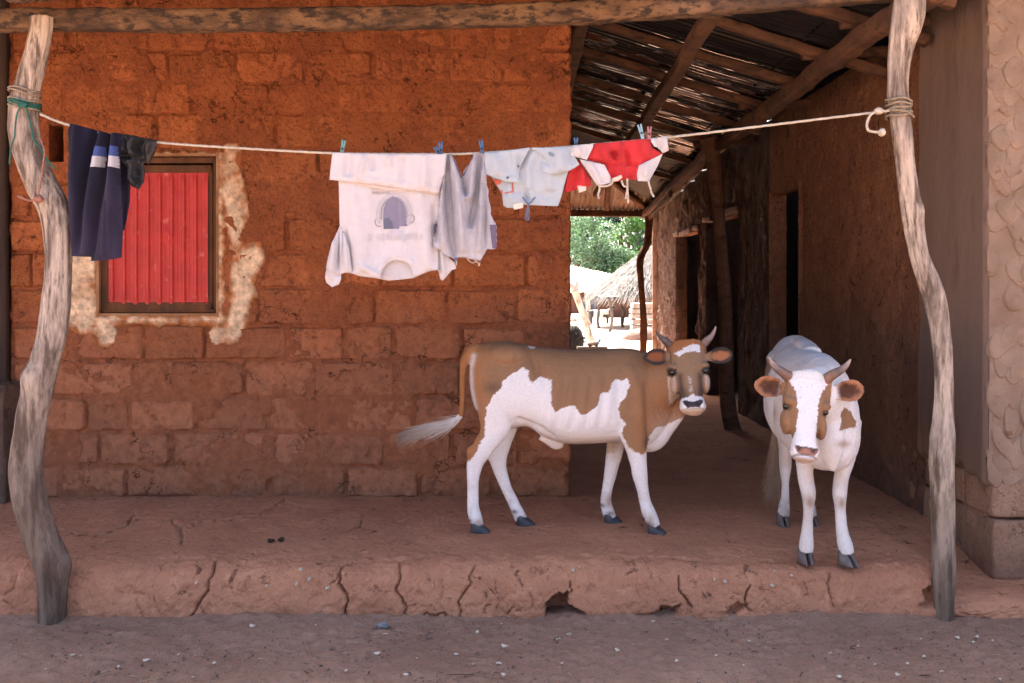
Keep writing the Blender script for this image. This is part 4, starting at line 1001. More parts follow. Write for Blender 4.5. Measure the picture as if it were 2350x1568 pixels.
    zx = (V[:, 0]*FPX/Yc+CX-902.4)/.36; zy = ((EYE-V[:, 2])*FPX/Yc+HY-723.8)/.36          # orthographic pattern coordinates on the flank
    wr = sstep(1560, 1640, zx)*(1-sstep(1790, 1850, zx))*sstep(260, 330, zy)*(1-sstep(620, 700, zy))*(~(inhead & (ff > -.10)))
    u = zx-.16*(zy-450)-.0009*(zy-420)**2
    V = V+nv*(((np.maximum(0, np.sin(u*.19+3.2*fbm(np.stack([zx/60, zy/130, 0*zx], 1), 3, 191))-.35)*-.0042+fbm(np.stack([u/9, zy/80, 0*zx], 1), 2, 190)*.0018)*wr)[:, None])
    rib = sstep(900, 980, zx)*(1-sstep(1320, 1400, zx))*sstep(330, 420, zy)*(1-sstep(640, 720, zy)); V = V+nv*((np.sin(zx*.075+zy*.012)*.0052*rib)[:, None])
    V = V-nv*(np.exp(-(((zx-905-.25*(zy-300))/32)**2)-((zy-310)/95)**2)*.026)[:, None]     # hollow behind the hip
    V = V-nv*(np.exp(-((seg_dist(zx, zy, [(800, 640), (860, 665), (930, 690), (1010, 750)])[0])/16)**2)*.012)[:, None]
    V = V-nv*(np.exp(-((seg_dist(zx, zy, [(640, 300), (610, 450), (600, 600), (640, 700)])[0])/34)**2)*.008)[:, None]+nv*(np.exp(-((seg_dist(zx, zy, [(1490, 330), (1540, 470), (1560, 600)])[0])/34)**2)*.010)[:, None]-nv*(np.exp(-((seg_dist(zx, zy, [(1600, 420), (1590, 560), (1600, 700)])[0])/26)**2)*.008)[:, None]
    V = V-nv*(np.exp(-((seg_dist(zx, zy, [(1420, 400), (1412, 560), (1440, 700)])[0])/30)**2)*.012)[:, None]
    V = V+nv*(fbm(V*26, 3, 193)*.0014)[:, None]
    # coat
    jx = fbm(np.stack([zx/16, zy/16, V[:, 1]*40], 1), 3, 195)*9; jy = fbm(np.stack([zx/16+9, zy/16, V[:, 1]*40], 1), 3, 196)*9
    Wp = [(820, 315), (860, 335), (868, 395), (885, 405), (935, 362), (960, 380), (1005, 388), (1000, 480), (1002, 550), (1025, 585), (1060, 565), (1090, 550), (1140, 542), (1150, 565), (1180, 600), (1230, 590), (1280, 545), (1300, 480), (1320, 465), (1355, 465),
          (1380, 400), (1400, 385), (1440, 392), (1468, 380), (1475, 405), (1490, 425), (1470, 460), (1450, 510), (1425, 530), (1412, 570), (1425, 620), (1460, 660), (1435, 700), (1440, 740), (1460, 770), (1480, 800), (1520, 840), (1560, 848), (1606, 832), (1614, 750), (1650, 695), (1720, 690),
          (1800, 650), (1900, 640), (1900, 1500), (300, 1500), (300, 905), (468, 905), (505, 890), (540, 840), (562, 780), (590, 740), (585, 640), (600, 560), (640, 490), (690, 440), (700, 400), (750, 360), (800, 335)]
    wm = inpoly(zx+jx, zy+jy, Wp)
    body = ~inhead | (zx < 1740)
    brown = np.array([.335, .190, .098]); orange = np.array([.42, .185, .07]); white = np.array([.88, .87, .85]); cream = np.array([.64, .50, .37]); dark = np.array([.07, .05, .042])
    f = sstep(-.3, .5, fbm(np.stack([zx/180, zy/180, 0*zx], 1), 3, 197))[:, None]
    br = brown*(1-f*.35)+np.array([.31, .18, .10])*f*.35
    o_ = np.maximum(sstep(640, 500, zx)*.8, sstep(1430, 1600, zx)*.55*sstep(300, 480, zy))[:, None]; br = br*(1-o_)+orange*o_
    sm = np.exp(-((zx-640)/70)**2-((zy-440)/45)**2)*.55+np.exp(-((zx-1590)/22)**2-((zy-785)/40)**2)*.85; br = br*(1-sm[:, None])+dark*sm[:, None]
    bl = sstep(560, 700, zy)*sstep(1540, 1720, zx)*.5; br = br*(1-bl[:, None])+cream*bl[:, None]
    Cc = np.where(wm[:, None], white, br)
    # cream belly painted in for warm light bounced from below, tan smudges on the pasterns, thin white line down the buttock
    un = sstep(720, 830, zy)*(zx > 820)*(zx < 1420)*.55*(zy < 900); Cc = Cc*(1-un[:, None])+cream*un[:, None]*1+0
    for (a, b, c, e) in [(1385, 1215, 26, 42), (1612, 1255, 22, 36), (545, 1285, 18, 25), (1415, 840, 60, 60)]:
        q = np.exp(-((zx-a)/c)**2-((zy-b)/e)**2)*.7; Cc = Cc*(1-q[:, None])+np.array([.40, .27, .17])*q[:, None]
    hoofline = sstep(1262, 1300, zy)*(vnoise(V*60, 198) > .1)*.6*((zx < 620) | (zx > 1580)); Cc = Cc*(1-hoofline[:, None])+dark*hoofline[:, None]
    for (a, b) in [(538, 1318), (815, 1300), (1388, 1284), (1660, 1322), (486, 1276), (772, 1262), (1338, 1234), (1596, 1284)]:
        q = np.exp(-((zx-a)/26)**2-((zy-b)/13)**2)*.9; Cc = Cc*(1-q[:, None])+dark*q[:, None]
    bt = np.exp(-((seg_dist(zx, zy, [(520, 250), (500, 330), (505, 450), (530, 580)])[0])/16)**2)*.8; Cc = Cc*(1-bt[:, None])+white*.9*bt[:, None]
    sc_ = sstep(.12, .5, fbm(V*np.array([7, 7, 3]), 4, 214))*.35; Cc = Cc*(1-sc_[:, None])+Cc*np.array([.72, .60, .50])*sc_[:, None]
    lowd = sstep(.62, .30, V[:, 2])*sstep(-.1, .4, fbm(V*18, 3, 215))*.4; Cc = Cc*(1-lowd[:, None])+np.array([.50, .36, .27])*lowd[:, None]
    tailm = (zx < 470) & (zy < 700); Cc[tailm] = orange*.85
    Cc[(np.hypot(zx-890, (zy-190)*2) < 26)] = white
    # head colouring
    fc = np.array([.35, .215, .12])*np.ones_like(V); 
    tp = sstep(.24, .06, tt)[:, None]; fc = fc*(1-tp)+np.array([.40, .165, .06])*tp
    dk = (np.exp(-((np.abs(la)-.052)/.016)**2)*sstep(.42, .52, tt)*(1-sstep(.80, .86, tt))*.85+sstep(.62, .78, tt)*.45*(np.abs(la) > .012))
    dk = np.minimum(dk, .9)[:, None]; fc = fc*(1-dk)+np.array([.10, .068, .05])*dk
    ck = (sstep(.070, .086, np.abs(la))*sstep(.42, .50, tt)*(1-sstep(.9, .95, tt)))
    ck = np.maximum(ck, sstep(-.055, -.085, ff)*sstep(.3, .4, tt))[:, None]*.85; fc = fc*(1-ck)+np.array([.62, .48, .36])*ck
    jz = fbm(np.stack([la*90, tt*40, ff*0], 1), 3, 199)
    mz = ((tt+.022*jz > .815-.035*np.exp(-(la/.016)**2)) )[:, None]; fc = np.where(mz, np.array([.84, .83, .82]), fc)
    bz = np.exp(-((la+.004)/.008)**2)*sstep(.50, .56, tt)*(1-sstep(.72, .78, tt))*(vnoise(V*160, 200) > -.15)*.75; fc = fc*(1-bz[:, None])+np.array([.75, .7, .66])*bz[:, None]
    star = [(-.062, .185), (-.048, .165), (-.028, .150), (-.008, .12), (.03, .085), (.062, .098), (.060, .195), (.046, .185), (.038, .17), (.0, .185), (-.030, .200), (-.040, .240), (-.050, .215)]
    st = inpoly((la+jz*.004)/1.12, (tt-.155+jz*.008)/1.15+.155, star) & (ff > -.05); fc[st] = (.86, .85, .84)
    pad = (np.abs(la) < .052-.018*sstep(.89, .95, tt)) & (tt > .868-.012*np.exp(-((np.abs(la)-.038)/.012)**2)+.012*np.exp(-(la/.014)**2)) & (tt < .952) & (ff > -.042)
    padc = np.array([.045, .05, .062])*(1-sstep(.90, .94, tt))[:, None]+np.array([.10, .062, .050])*sstep(.90, .94, tt)[:, None]; fc = np.where(pad[:, None], padc, fc)
    lip = (tt > .957) & (ff > -.09); fc[lip] = (.66, .48, .34)
    for s, e in zip((-1, 1), eyes):
        q = np.linalg.norm(V-e, axis=1); m = (q < .032) & inhead; fc[m] = fc[m]*.25+np.array([.03, .02, .015])*.75
        q2 = np.linalg.norm(V-(e-d*.030), axis=1); w_ = np.exp(-(q2/.016)**2)[:, None]*.75; fc = fc*(1-w_)+np.array([.66, .58, .50])*w_
    hm = sstep(.30, .24, np.linalg.norm((V-hc)/np.array([1, 1.25, 1]), axis=1))*(ff > -.135)*(tt > -.06)*(np.abs(la) < .118); hm = hm[:, None]; Cc = Cc*(1-hm)+fc*hm
    # ears
    for (ax, up, en, EL), b0, inner, sh in ((f1, z1(1772, 262, 5.42), (.34, .115, .045), e1[0]), (f2, z1(1990, 268, 5.42), (.46, .19, .085), e2[0])):
        B = V-b0; a, b = B@ax, B@up; m = (a > .018) & near_mask(V, sh, .009)
        r2 = ((a-EL*.55)/(EL*.34))**2+((b)/.026)**2; w_ = sstep(1.35, .55, r2+.35*vnoise(V*90, 202))[:, None]
        ec = np.array([.055, .045, .042])*(1-w_)+np.array(inner)*w_; e0 = sstep(.0, .028, a-.018)[:, None]
        Cc = np.where(m[:, None], ec*e0+Cc*(1-e0), Cc)
    bo = obj('body', V, Fc, M['coat'], cow); setcol(bo, np.clip(Cc, 0, 1))
    def flow(p):
        f = np.tile(np.array([-.85, 0, -.5]), (len(p), 1)); lowm = p[:, 2] < .68; f[lowm] = (0, 0, -1); A_ = p-poll; hd = (np.linalg.norm(p-hc, axis=1) < .25); f[hd] = -d+lat*np.sign(A_[hd]@lat)[:, None]*.5; tm = p[:, 0] < z1(470, 400, 5.48)[0]; f[tm] = (0, 0, -1); return f
    coat_hair(V, Fc, np.clip(Cc, 0, 1), 95000, flow, cow, 31, skip=lambda p: (((p-poll)@d)/L > .86) & (((p-poll)@nn) > -.05) | (np.min([np.linalg.norm(p-e_, axis=1) for e_ in eyes], axis=0) < .026))
    for e in eyes: eye_part(e-nn*.004, .0215, nn, cow)
    horn([hl(-.078, .05, -.045), z1(1745, 170, 5.47), z1(1714, 148, 5.46), z1(1690, 124, 5.45), z1(1674, 100, 5.44)], [.024, .0205, .0145, .009, .003], cow, ((.22, .165, .14), (.13, .115, .115), (.10, .085, .08)))
    horn([hl(.084, .05, -.045), z1(2003, 158, 5.46), z1(2028, 132, 5.45), z1(2046, 102, 5.44), z1(2057, 70, 5.43)], [.024, .0205, .0145, .009, .003], cow, ((.26, .19, .16), (.30, .235, .22), (.50, .36, .32)))
    for x, Y, t in ((548, 5.44, (1, -.12, 0)), (835, 5.605, (1, -.05, 0)), (1395, 5.65, (1, -.1, 0)), (1676, 5.395, (1, -.25, 0))):
        p = z1(x, 1300, Y); p[2] = PZ-.006; hoof(cow, p, t, .078, .052, M['hoof'])
    for x, y, Y in ((484, 1278, 5.44), (768, 1262, 5.605), (1334, 1236, 5.65), (1604, 1292, 5.395)):
        obj('dewclaw', *ellipsoid(z1(x, y, Y), (.012, .012, .014), 10, 7), M['hoof'], cow)
    hairs([z1(432, 640, 5.48), z1(395, 668, 5.475), z1(330, 692, 5.47), z1(220, 716, 5.465), z1(110, 742, 5.46), z1(20, 770, 5.455)], .0135, 620, .62, 1.0, .05, 5, (.30, .22, .15), (.90, .87, .82), 'tail_tuft', cow, M['hair'], wid=.0017)
cow_brown()

# ---------- second cow: white, facing the camera with lowered head
def z2(x, y, Y): return at(1673.3+.3837*x, 733.2+.3837*y, Y)
def cow_white():
    base = z2(520, 1400, 5.2); base[2] = PZ
    cow = thing('cow', base, 'white cow with brown eye patches facing the camera with lowered head', 'cow')
    S = [(4.69, 1.54, .98, .76, .05), (4.73, 1.54, 1.06, .715, .100), (4.80, 1.54, 1.14, .695, .140), (4.92, 1.545, 1.215, .68, .170), (5.05, 1.555, 1.245, .69, .180), (5.25, 1.57, 1.245, .70, .203), (5.45, 1.59, 1.252, .72, .208), (5.62, 1.61, 1.272, .78, .185),
         (5.75, 1.63, 1.292, .83, .172), (5.85, 1.645, 1.285, .88, .140), (5.92, 1.655, 1.23, .95, .090), (5.95, 1.66, 1.15, 1.02, .04)]
    C = np.array([[q[1], q[0], (q[2]+q[3])/2] for q in S]); ra = np.array([q[4] for q in S]); rb = np.array([(q[2]-q[3])/2 for q in S]); n = 60
    C, ra, rb = catmull(C, n), catmull(ra[:, None], n)[:, 0], catmull(rb[:, None], n)[:, 0]
    P = [tube(C, np.maximum(ra, .02), np.maximum(rb, .02), n=36, sup=2.15, egg=.15, tan=(0, 1, 0))]
    poll = z2(476, 318, 4.60); muz = z2(458, 838, 4.42)
    (hp), d, lat, nn, L = head_parts(poll, muz, (1, .06, .075), [.074, .092, .098, .098, .086, .067, .055, .052, .057, .062, .053, .032], [.070, .110, .140, .165, .175, .165, .140, .118, .106, .100, .084, .050], [0, .08, .2, .34, .46, .58, .68, .77, .85, .92, .975, 1.01])
    P.append(hp); hl = lambda a, t, f: poll+lat*a+d*(t*L)+nn*f
    for s in (-1, 1):
        P.append(ellipsoid(hl(s*.080, .36, -.012), (.028, .030, .022))); P.append(ellipsoid(hl(s*.078, .56, -.060), (.026, .05, .06)))
        P.append(ellipsoid(hl(s*.080, .05, -.04), (.028, .028, .028))); P.append(ellipsoid(hl(s*.034, .895, -.002), (.026, .02, .024)))
    P.append(ellipsoid(hl(0, .965, -.035), (.042, .036, .022))); P.append(ellipsoid(hl(0, .03, -.02), (.075, .035, .035)))
    # neck
    nk = [np.array([1.545, 5.0, 1.02]), np.array([1.53, 4.88, 1.03]), np.array([1.49, 4.76, 1.05]), np.array([1.43, 4.68, 1.07]), hl(0, .25, -.09)]
    P.append(tube(catmull(nk, 24), catmull(np.array([[.15], [.135], [.115], [.100], [.085]]), 24)[:, 0], catmull(np.array([[.22], [.20], [.17], [.135], [.10]]), 24)[:, 0], up=(0, 0, 1), n=26))
    P.append(tube(catmull([z2(600, 560, 4.72), z2(612, 700, 4.68), z2(612, 800, 4.69), z2(606, 875, 4.72)], 18), catmull(np.array([[.07], [.06], [.05], [.022]]), 18)[:, 0], .05, n=16, up=(0, 1, 0)))
    k2 = .3837*4.87/FPX*.93; k3 = .3837*5.62/FPX*.93
    P.append(legp([(455, 640, 75), (448, 760, 66), (450, 850, 53), (458, 950, 50), (474, 1040, 48), (474, 1120, 36), (470, 1200, 33), (465, 1280, 39), (462, 1340, 46), (461, 1392, 44)], z2, [4.93, 4.91, 4.90, 4.89, 4.875, 4.885, 4.885, 4.88, 4.872, 4.87], k2, [1.1, 1.15, 1.15, 1.1, 1.0, .95, .98, 1, 1, 1]))
    P.append(legp([(715, 600, 82), (708, 720, 74), (692, 850, 58), (670, 950, 48), (662, 1040, 45), (665, 1120, 35), (669, 1200, 34), (677, 1280, 40), (692, 1345, 47), (705, 1402, 44)], z2, [4.90, 4.88, 4.87, 4.86, 4.845, 4.855, 4.855, 4.85, 4.84, 4.835], k2, [1.1, 1.15, 1.15, 1.1, 1.0, .95, .98, 1, 1, 1]))
    P.append(legp([(345, 420, 100), (338, 560, 88), (335, 680, 52), (335, 790, 38), (337, 880, 35), (336, 980, 26), (334, 1060, 29), (328, 1130, 36), (325, 1180, 36)], z2, [5.66, 5.66, 5.66, 5.68, 5.71, 5.68, 5.65, 5.63, 5.62], k3, [1.5, 1.6, 1.6, 1.5, 1.3, 1.1, 1, 1, 1]))
    P.append(legp([(510, 420, 100), (500, 560, 88), (475, 690, 50), (450, 800, 36), (445, 880, 34), (452, 980, 26), (466, 1060, 28), (485, 1130, 35), (494, 1185, 36)], z2, [5.66, 5.66, 5.66, 5.68, 5.71, 5.68, 5.65, 5.63, 5.62], k3, [1.5, 1.6, 1.6, 1.5, 1.3, 1.1, 1, 1, 1]))
    P.append(ellipsoid((1.62, 5.68, 1.16), (.170, .15, .085))); P.append(ellipsoid(z2(472, 1035, 4.868), (.036, .034, .042))); P.append(ellipsoid(z2(662, 1035, 4.84), (.034, .034, .042)))
    P.append(tube(catmull([(1.60, 5.30, 1.235), (1.625, 5.6, 1.268), (1.645, 5.82, 1.265)], 14), .05, .03, n=12, up=(0, 0, 1)))
    tl = [np.array([1.655, 5.88, 1.24]), np.array([1.62, 5.96, 1.14]), np.array([1.56, 5.98, 1.0]), z2(285, 640, 5.93)]
    P.append(tube(catmull(tl, 30), catmull(np.array([[.036], [.028], [.02], [.014]]), 30)[:, 0], n=12, up=(0, 1, 0)))
    e1, f1 = ear(z2(350, 420, 4.61), z2(155, 390, 4.60), (-.15, -1, .05), .051); e2, f2 = ear(z2(612, 440, 4.60), z2(812, 416, 4.59), (.15, -1, .05), .052)
    P += [e1, e2]; hc = hl(0, .45, -.05)
    def keep(V): return .28+.72*sstep(.22, .34, np.linalg.norm(V-hc, axis=1))
    V, Fc = remesh(P, .0056, 16, keep); nv = normals(V, Fc)
    A = V-poll; la, tt, ff = A@lat, (A@d)/L, A@nn; inhead = (np.linalg.norm(V-hc, axis=1) < .34) & (tt > -.1)
    eyes = [hl(-.0880, .405, -.026), hl(.0880, .405, -.026)]
    for s in (-1, 1):
        q = np.sqrt(((la-s*.031)/.014)**2+((tt-.900)*L/.013)**2); V = V-nn*(np.exp(-q**2)*.022*(ff > -.05)*inhead)[:, None]
    q = np.abs((tt-.958)*L-.15*la*la/.06); V = V-nn*(np.exp(-(q/.006)**2)*.007*(ff > -.08)*inhead)[:, None]
    V = V+nv*(fbm(V*26, 3, 203)*.0016)[:, None]+nv*(fbm(V*7, 2, 204)*.004*(~inhead))[:, None]
    px, py = proj(V); zx, zy = (px-1673.3)/.3837, (py-733.2)/.3837
    white = np.array([.82, .80, .775]); tan = np.array([.30, .165, .085]); grey = np.array([.36, .36, .38]); dark = np.array([.06, .05, .047])
    f = sstep(-.2, .6, fbm(V*5, 3, 205))[:, None]; Cc = white*(1-.22*f)+np.array([.62, .50, .41])*.22*f
    bk = np.exp(-((V[:, 0]-1.60)/.10)**2)*sstep(1.13, 1.22, V[:, 2])*sstep(-.1, .35, fbm(V*np.array([9, 4, 9]), 3, 206))*np.exp(-((V[:, 1]-5.25)/.17)**2); Cc = Cc*(1-.8*bk[:, None])+np.array([.12, .11, .11])*.8*bk[:, None]
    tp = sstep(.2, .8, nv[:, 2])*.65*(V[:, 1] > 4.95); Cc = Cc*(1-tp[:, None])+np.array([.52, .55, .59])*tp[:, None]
    patch = inpoly(zx+fbm(V*30, 2, 207)*8, zy+fbm(V*30+5, 2, 208)*8, [(668, 560), (690, 525), (722, 545), (762, 612), (750, 645), (700, 655), (660, 668), (670, 610)]) & (V[:, 1] < 5.15) & (~inhead | (la > .13))
    Cc[patch] = tan
    for (a, b, c, e) in [(485, 1092, 20, 30), (675, 1100, 22, 32), (685, 745, 40, 22), (265, 560, 22, 60)]:
        q = np.exp(-((zx-a)/c)**2-((zy-b)/e)**2)*.75*(V[:, 1] < 5.2); Cc = Cc*(1-q[:, None])+np.array([.36, .23, .14])*q[:, None]
    lo = sstep(.42, .30, V[:, 2])*.5*(V[:, 1] > 5.3)*(vnoise(V*50, 209) > -.2); Cc = Cc*(1-lo[:, None])+np.array([.22, .19, .17])*lo[:, None]
    side = ((V[:, 0] < 1.475) & (V[:, 1] > 5.5) & (V[:, 2] > .95) & (V[:, 2] < 1.17)); q = side*.8*sstep(-.2, .1, vnoise(V*6, 210)); Cc = Cc*(1-q[:, None])+tan*q[:, None]
    sc_ = sstep(.08, .5, fbm(V*np.array([7, 7, 3]), 4, 216))*.45; Cc = Cc*(1-sc_[:, None])+Cc*np.array([.72, .62, .54])*sc_[:, None]
    # face: white blaze, brown sides
    jz = fbm(np.stack([la*70, tt*30, 0*la], 1), 3, 211)
    bw = np.interp(tt, [0, .12, .25, .4, .55, .68, .76, .82], [.12, .085, .056, .046, .044, .044, .052, .12])
    sidef = (np.abs(la)+jz*.006 > bw) & (ff > -.16)
    fc = np.where(sidef[:, None], tan*1.05, np.array([.82, .81, .80]))
    ul = sstep(-.115, -.15, ff)[:, None]; fc = fc*(1-ul)+white*ul
    fl = (vnoise(V*np.array([230, 230, 90]), 212) > .64)*np.exp(-(la/.05)**2)*sstep(.62, .2, tt)*.6; fc = fc*(1-fl[:, None])+np.array([.16, .15, .15])*fl[:, None]
    top = (tt < .10)[:, None]; fc = np.where(top & (np.abs(la) < .07)[:, None], np.array([.78, .76, .73]), fc)
    pad = (np.abs(la) < .052-.014*sstep(.89, .95, tt)) & (tt > .868) & (tt < .952) & (ff > -.042)
    pk = sstep(.875, .90, tt)[:, None]; padc = np.array([.13, .09, .085])*(1-pk)+np.array([.42, .20, .135])*pk; nz = np.exp(-((np.abs(la)-.033)/.012)**2-((tt-.897)*L/.012)**2)[:, None]; padc = padc*(1-.85*nz)+dark*.85*nz
    fc = np.where(pad[:, None], padc, fc)
    lp = np.exp(-(((tt-.957)*L-.15*la*la/.06)/.006)**2)[:, None]*(ff > -.06)[:, None]; fc = fc*(1-.8*lp)+np.array([.10, .04, .025])*.8*lp
    lip = (tt > .985) & (ff > -.09); fc[lip] = (.56, .42, .33)
    for e in eyes:
        q = np.linalg.norm(V-e, axis=1); m = (q < .027) & inhead; fc[m] = fc[m]*.4+np.array([.04, .025, .02])*.6
    hm = (sstep(.30, .24, np.linalg.norm((V-hc)/np.array([1, 1.25, 1]), axis=1))*(ff > -.15)*(tt > -.06)*(np.abs(la) < .115))[:, None]; Cc = Cc*(1-hm)+fc*hm
    for (ax, up, en, EL), b0, sh in ((f1, z2(350, 420, 4.61), e1[0]), (f2, z2(612, 440, 4.60), e2[0])):
        B = V-b0; a, b = B@ax, B@up; m = (a > .016) & near_mask(V, sh, .009)
        w_ = sstep(.25, 1.0, ((a-EL*.45)/(EL*.55))**2+(b/.046)**2+.25*vnoise(V*70, 217))[:, None]; ec = np.array([.12, .052, .030])*(1-w_)+np.array([.50, .235, .12])*w_; ec = ec*(.85+.3*fbm(V*50, 2, 213)[:, None])
        e0 = sstep(.0, .03, a-.016)[:, None]; Cc = np.where(m[:, None], ec*e0+Cc*(1-e0), Cc)
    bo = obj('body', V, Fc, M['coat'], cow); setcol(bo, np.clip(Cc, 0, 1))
    def flow(p):
        f = np.tile(np.array([0, .85, -.5]), (len(p), 1)); lowm = p[:, 2] < .68; f[lowm] = (0, 0, -1); A_ = p-poll; hd = (np.linalg.norm(p-hc, axis=1) < .25); f[hd] = -d+lat*np.sign(A_[hd]@lat)[:, None]*.5; return f
    coat_hair(V, Fc, np.clip(Cc, 0, 1), 85000, flow, cow, 32, skip=lambda p: (((p-poll)@d)/L > .86) & (((p-poll)@nn) > -.05) | (np.min([np.linalg.norm(p-e_, axis=1) for e_ in eyes], axis=0) < .024))
    for e in eyes: eye_part(e-nn*.005, .0165, nn, cow)
    horn([hl(-.075, .05, -.04), z2(338, 330, 4.60), z2(292, 296, 4.59), z2(258, 262, 4.585), z2(236, 224, 4.58)], [.028, .024, .019, .0125, .004], cow, ((.30, .15, .09), (.16, .12, .105), (.46, .36, .31)))
    horn([hl(.078, .05, -.04), z2(608, 338, 4.60), z2(660, 308, 4.59), z2(700, 276, 4.585), z2(727, 238, 4.58)], [.028, .024, .019, .0125, .004], cow, ((.32, .15, .09), (.15, .115, .10), (.46, .36, .31)))
    for x, Y, t, w in ((461, 4.862, (0, -1, 0), .078), (712, 4.822, (.25, -1, 0), .084), (325, 5.60, (0, -1, 0), .076), (496, 5.60, (.1, -1, 0), .076)):
        p = z2(x, 1400, Y); p[2] = PZ-.006; hoof(cow, p, t, w, .056, M['hoof2'])
    hairs([z2(285, 640, 5.93), z2(282, 720, 5.94), z2(278, 800, 5.94), z2(272, 900, 5.93), z2(262, 980, 5.92), z2(245, 1040, 5.91)], .022, 1000, .8, 1.1, .0, 8, (.52, .40, .29), (.66, .51, .38), 'tail_tuft', cow, M['hair'])
cow_white()
# ------------------------------------------------------------------ clothesline, cords, pegs, washing
LY = 4.77                         # distance of the line
def rope(name, pts, r, mat, parent=None, k=None, n=8, strands=True, base=None):
    P = np.asarray(pts, float); L = np.sum(np.linalg.norm(np.diff(P, axis=0), axis=1)); k = k or max(12, int(L/(r*1.1)))
    C = catmull(P, min(k, 900)); V, Fc = tube(C, r, n=n if not strands else 9, up=(.13, .8, .6), twist=.9, lobes=3 if strands else 0, lob=.22 if strands else 0)
    return obj(name, V, Fc, mat, parent, base=base)
def wrap(name, cx, cy, rad, Y, turns, h, r, mat, parent, tilt=0.0, seed=0):
    c = at(cx, cy, Y); P = []
    for t in np.linspace(0, turns*2*np.pi, int(turns*22)):
        P.append(c+np.array([math.cos(t)*rad, math.sin(t)*rad, h*(t/(turns*2*np.pi)-.5)+tilt*math.cos(t)+.004*math.sin(3*t+seed)]))
    return rope(name, P, r, mat, parent, strands=True)
def build_line():
    ln = thing('clothesline', at(1175, 352, LY), 'pale twisted rope clothesline strung between the two crooked posts', 'rope')
    pts = [at(92, 262, 4.67), at(150, 285, 4.69), at(250, 309, 4.71), at(360, 327, 4.73), at(560, 341, 4.75), at(765, 352, 4.77), at(900, 354, 4.77), at(1040, 354, 4.78), at(1110, 351, 4.78), at(1210, 344, 4.78), at(1330, 335, 4.79), at(1530, 316, 4.80), at(1780, 286, 4.77), at(2010, 258, 4.71), at(2040, 254, 4.69)]
    rope('rope', pts, .0058, M['rope'], ln)
    for i in range(5): wrap('rope_coil', 2062, 232+i*9, .057, 4.735, 1.1, .012, .006, M['oldrope'], ln, tilt=.006*((i % 3)-1), seed=i)
    wrap('rope_coil', 2066, 262, .059, 4.735, 1.0, .0, .0055, M['oldrope'], ln, tilt=-.016)
    rope('rope_tail', [at(2014, 256, 4.70), at(2000, 262, 4.69), at(1992, 275, 4.69), at(1990, 296, 4.69), at(2004, 303, 4.69), at(2020, 303, 4.69)], .0062, M['rope'], ln)
    V, Fc = ellipsoid(at(2024, 304, 4.69), (.019, .016, .018), 14, 10); V = V+fbm(V*70, 2, 221)[:, None]*.006; obj('rope_end_knot', V, Fc, M['rope'], ln)
    V, Fc = ellipsoid(at(2016, 256, 4.70), (.024, .016, .017), 14, 10); V = V+fbm(V*60, 2, 222)[:, None]*.008; obj('knot', V, Fc, M['rope'], ln)
    # left end turns
    for i, (y, tl) in enumerate([(207, .012), (215, .016), (232, .010), (250, .014)]): wrap('rope_coil', 57, y, .070, 4.70, 1.0, .0, .0045, M['oldrope'], ln, tilt=-tl, seed=i)
    # green cord on the left post
    gc = thing('green_cord', at(55, 240, 4.63), 'thin green cord tied in a bow round the left post', 'cord')
    for i in range(3): wrap('cord_coil', 57, 236+i*4, .072, 4.70, 1.0, .0, .0035, M['green'], gc, tilt=-.012-.003*i, seed=i)
    V, Fc = ellipsoid(at(54, 240, 4.625), (.020, .012, .014), 12, 8); obj('bow_knot', V+fbm(V*60, 2, 223)[:, None]*.008, Fc, M['green'], gc)
    rope('cord_end', [at(54, 240, 4.625), at(40, 258, 4.62), at(35, 290, 4.62), at(33, 315, 4.62), at(26, 335, 4.63), at(22, 372, 4.64), at(24, 378, 4.64)], .0035, M['green'], gc, strands=False)
    rope('cord_end', [at(54, 240, 4.625), at(62, 255, 4.62), at(72, 295, 4.61), at(78, 322, 4.61), at(96, 345, 4.60), at(112, 372, 4.61), at(128, 388, 4.62)], .004, M['green'], gc, strands=False)
    pc = thing('faded_rope_scrap', at(88, 455, 4.62), 'faded red cord knotted on the bend of the left post', 'rope')
    rope('cord_run', [at(92, 318, 4.61), at(102, 346, 4.59), at(100, 370, 4.59), at(95, 410, 4.60), at(88, 448, 4.61)], .004, M['pinkcord'], pc)
    rope('cord_tail', [at(88, 455, 4.61), at(70, 461, 4.605), at(54, 456, 4.60), at(40, 450, 4.60)], .0055, M['pinkcord'], pc)
    V, Fc = ellipsoid(at(89, 457, 4.61), (.022, .018, .016), 12, 8); obj('cord_knot', V+fbm(V*60, 2, 224)[:, None]*.010, Fc, M['pinkcord'], pc)
build_line()

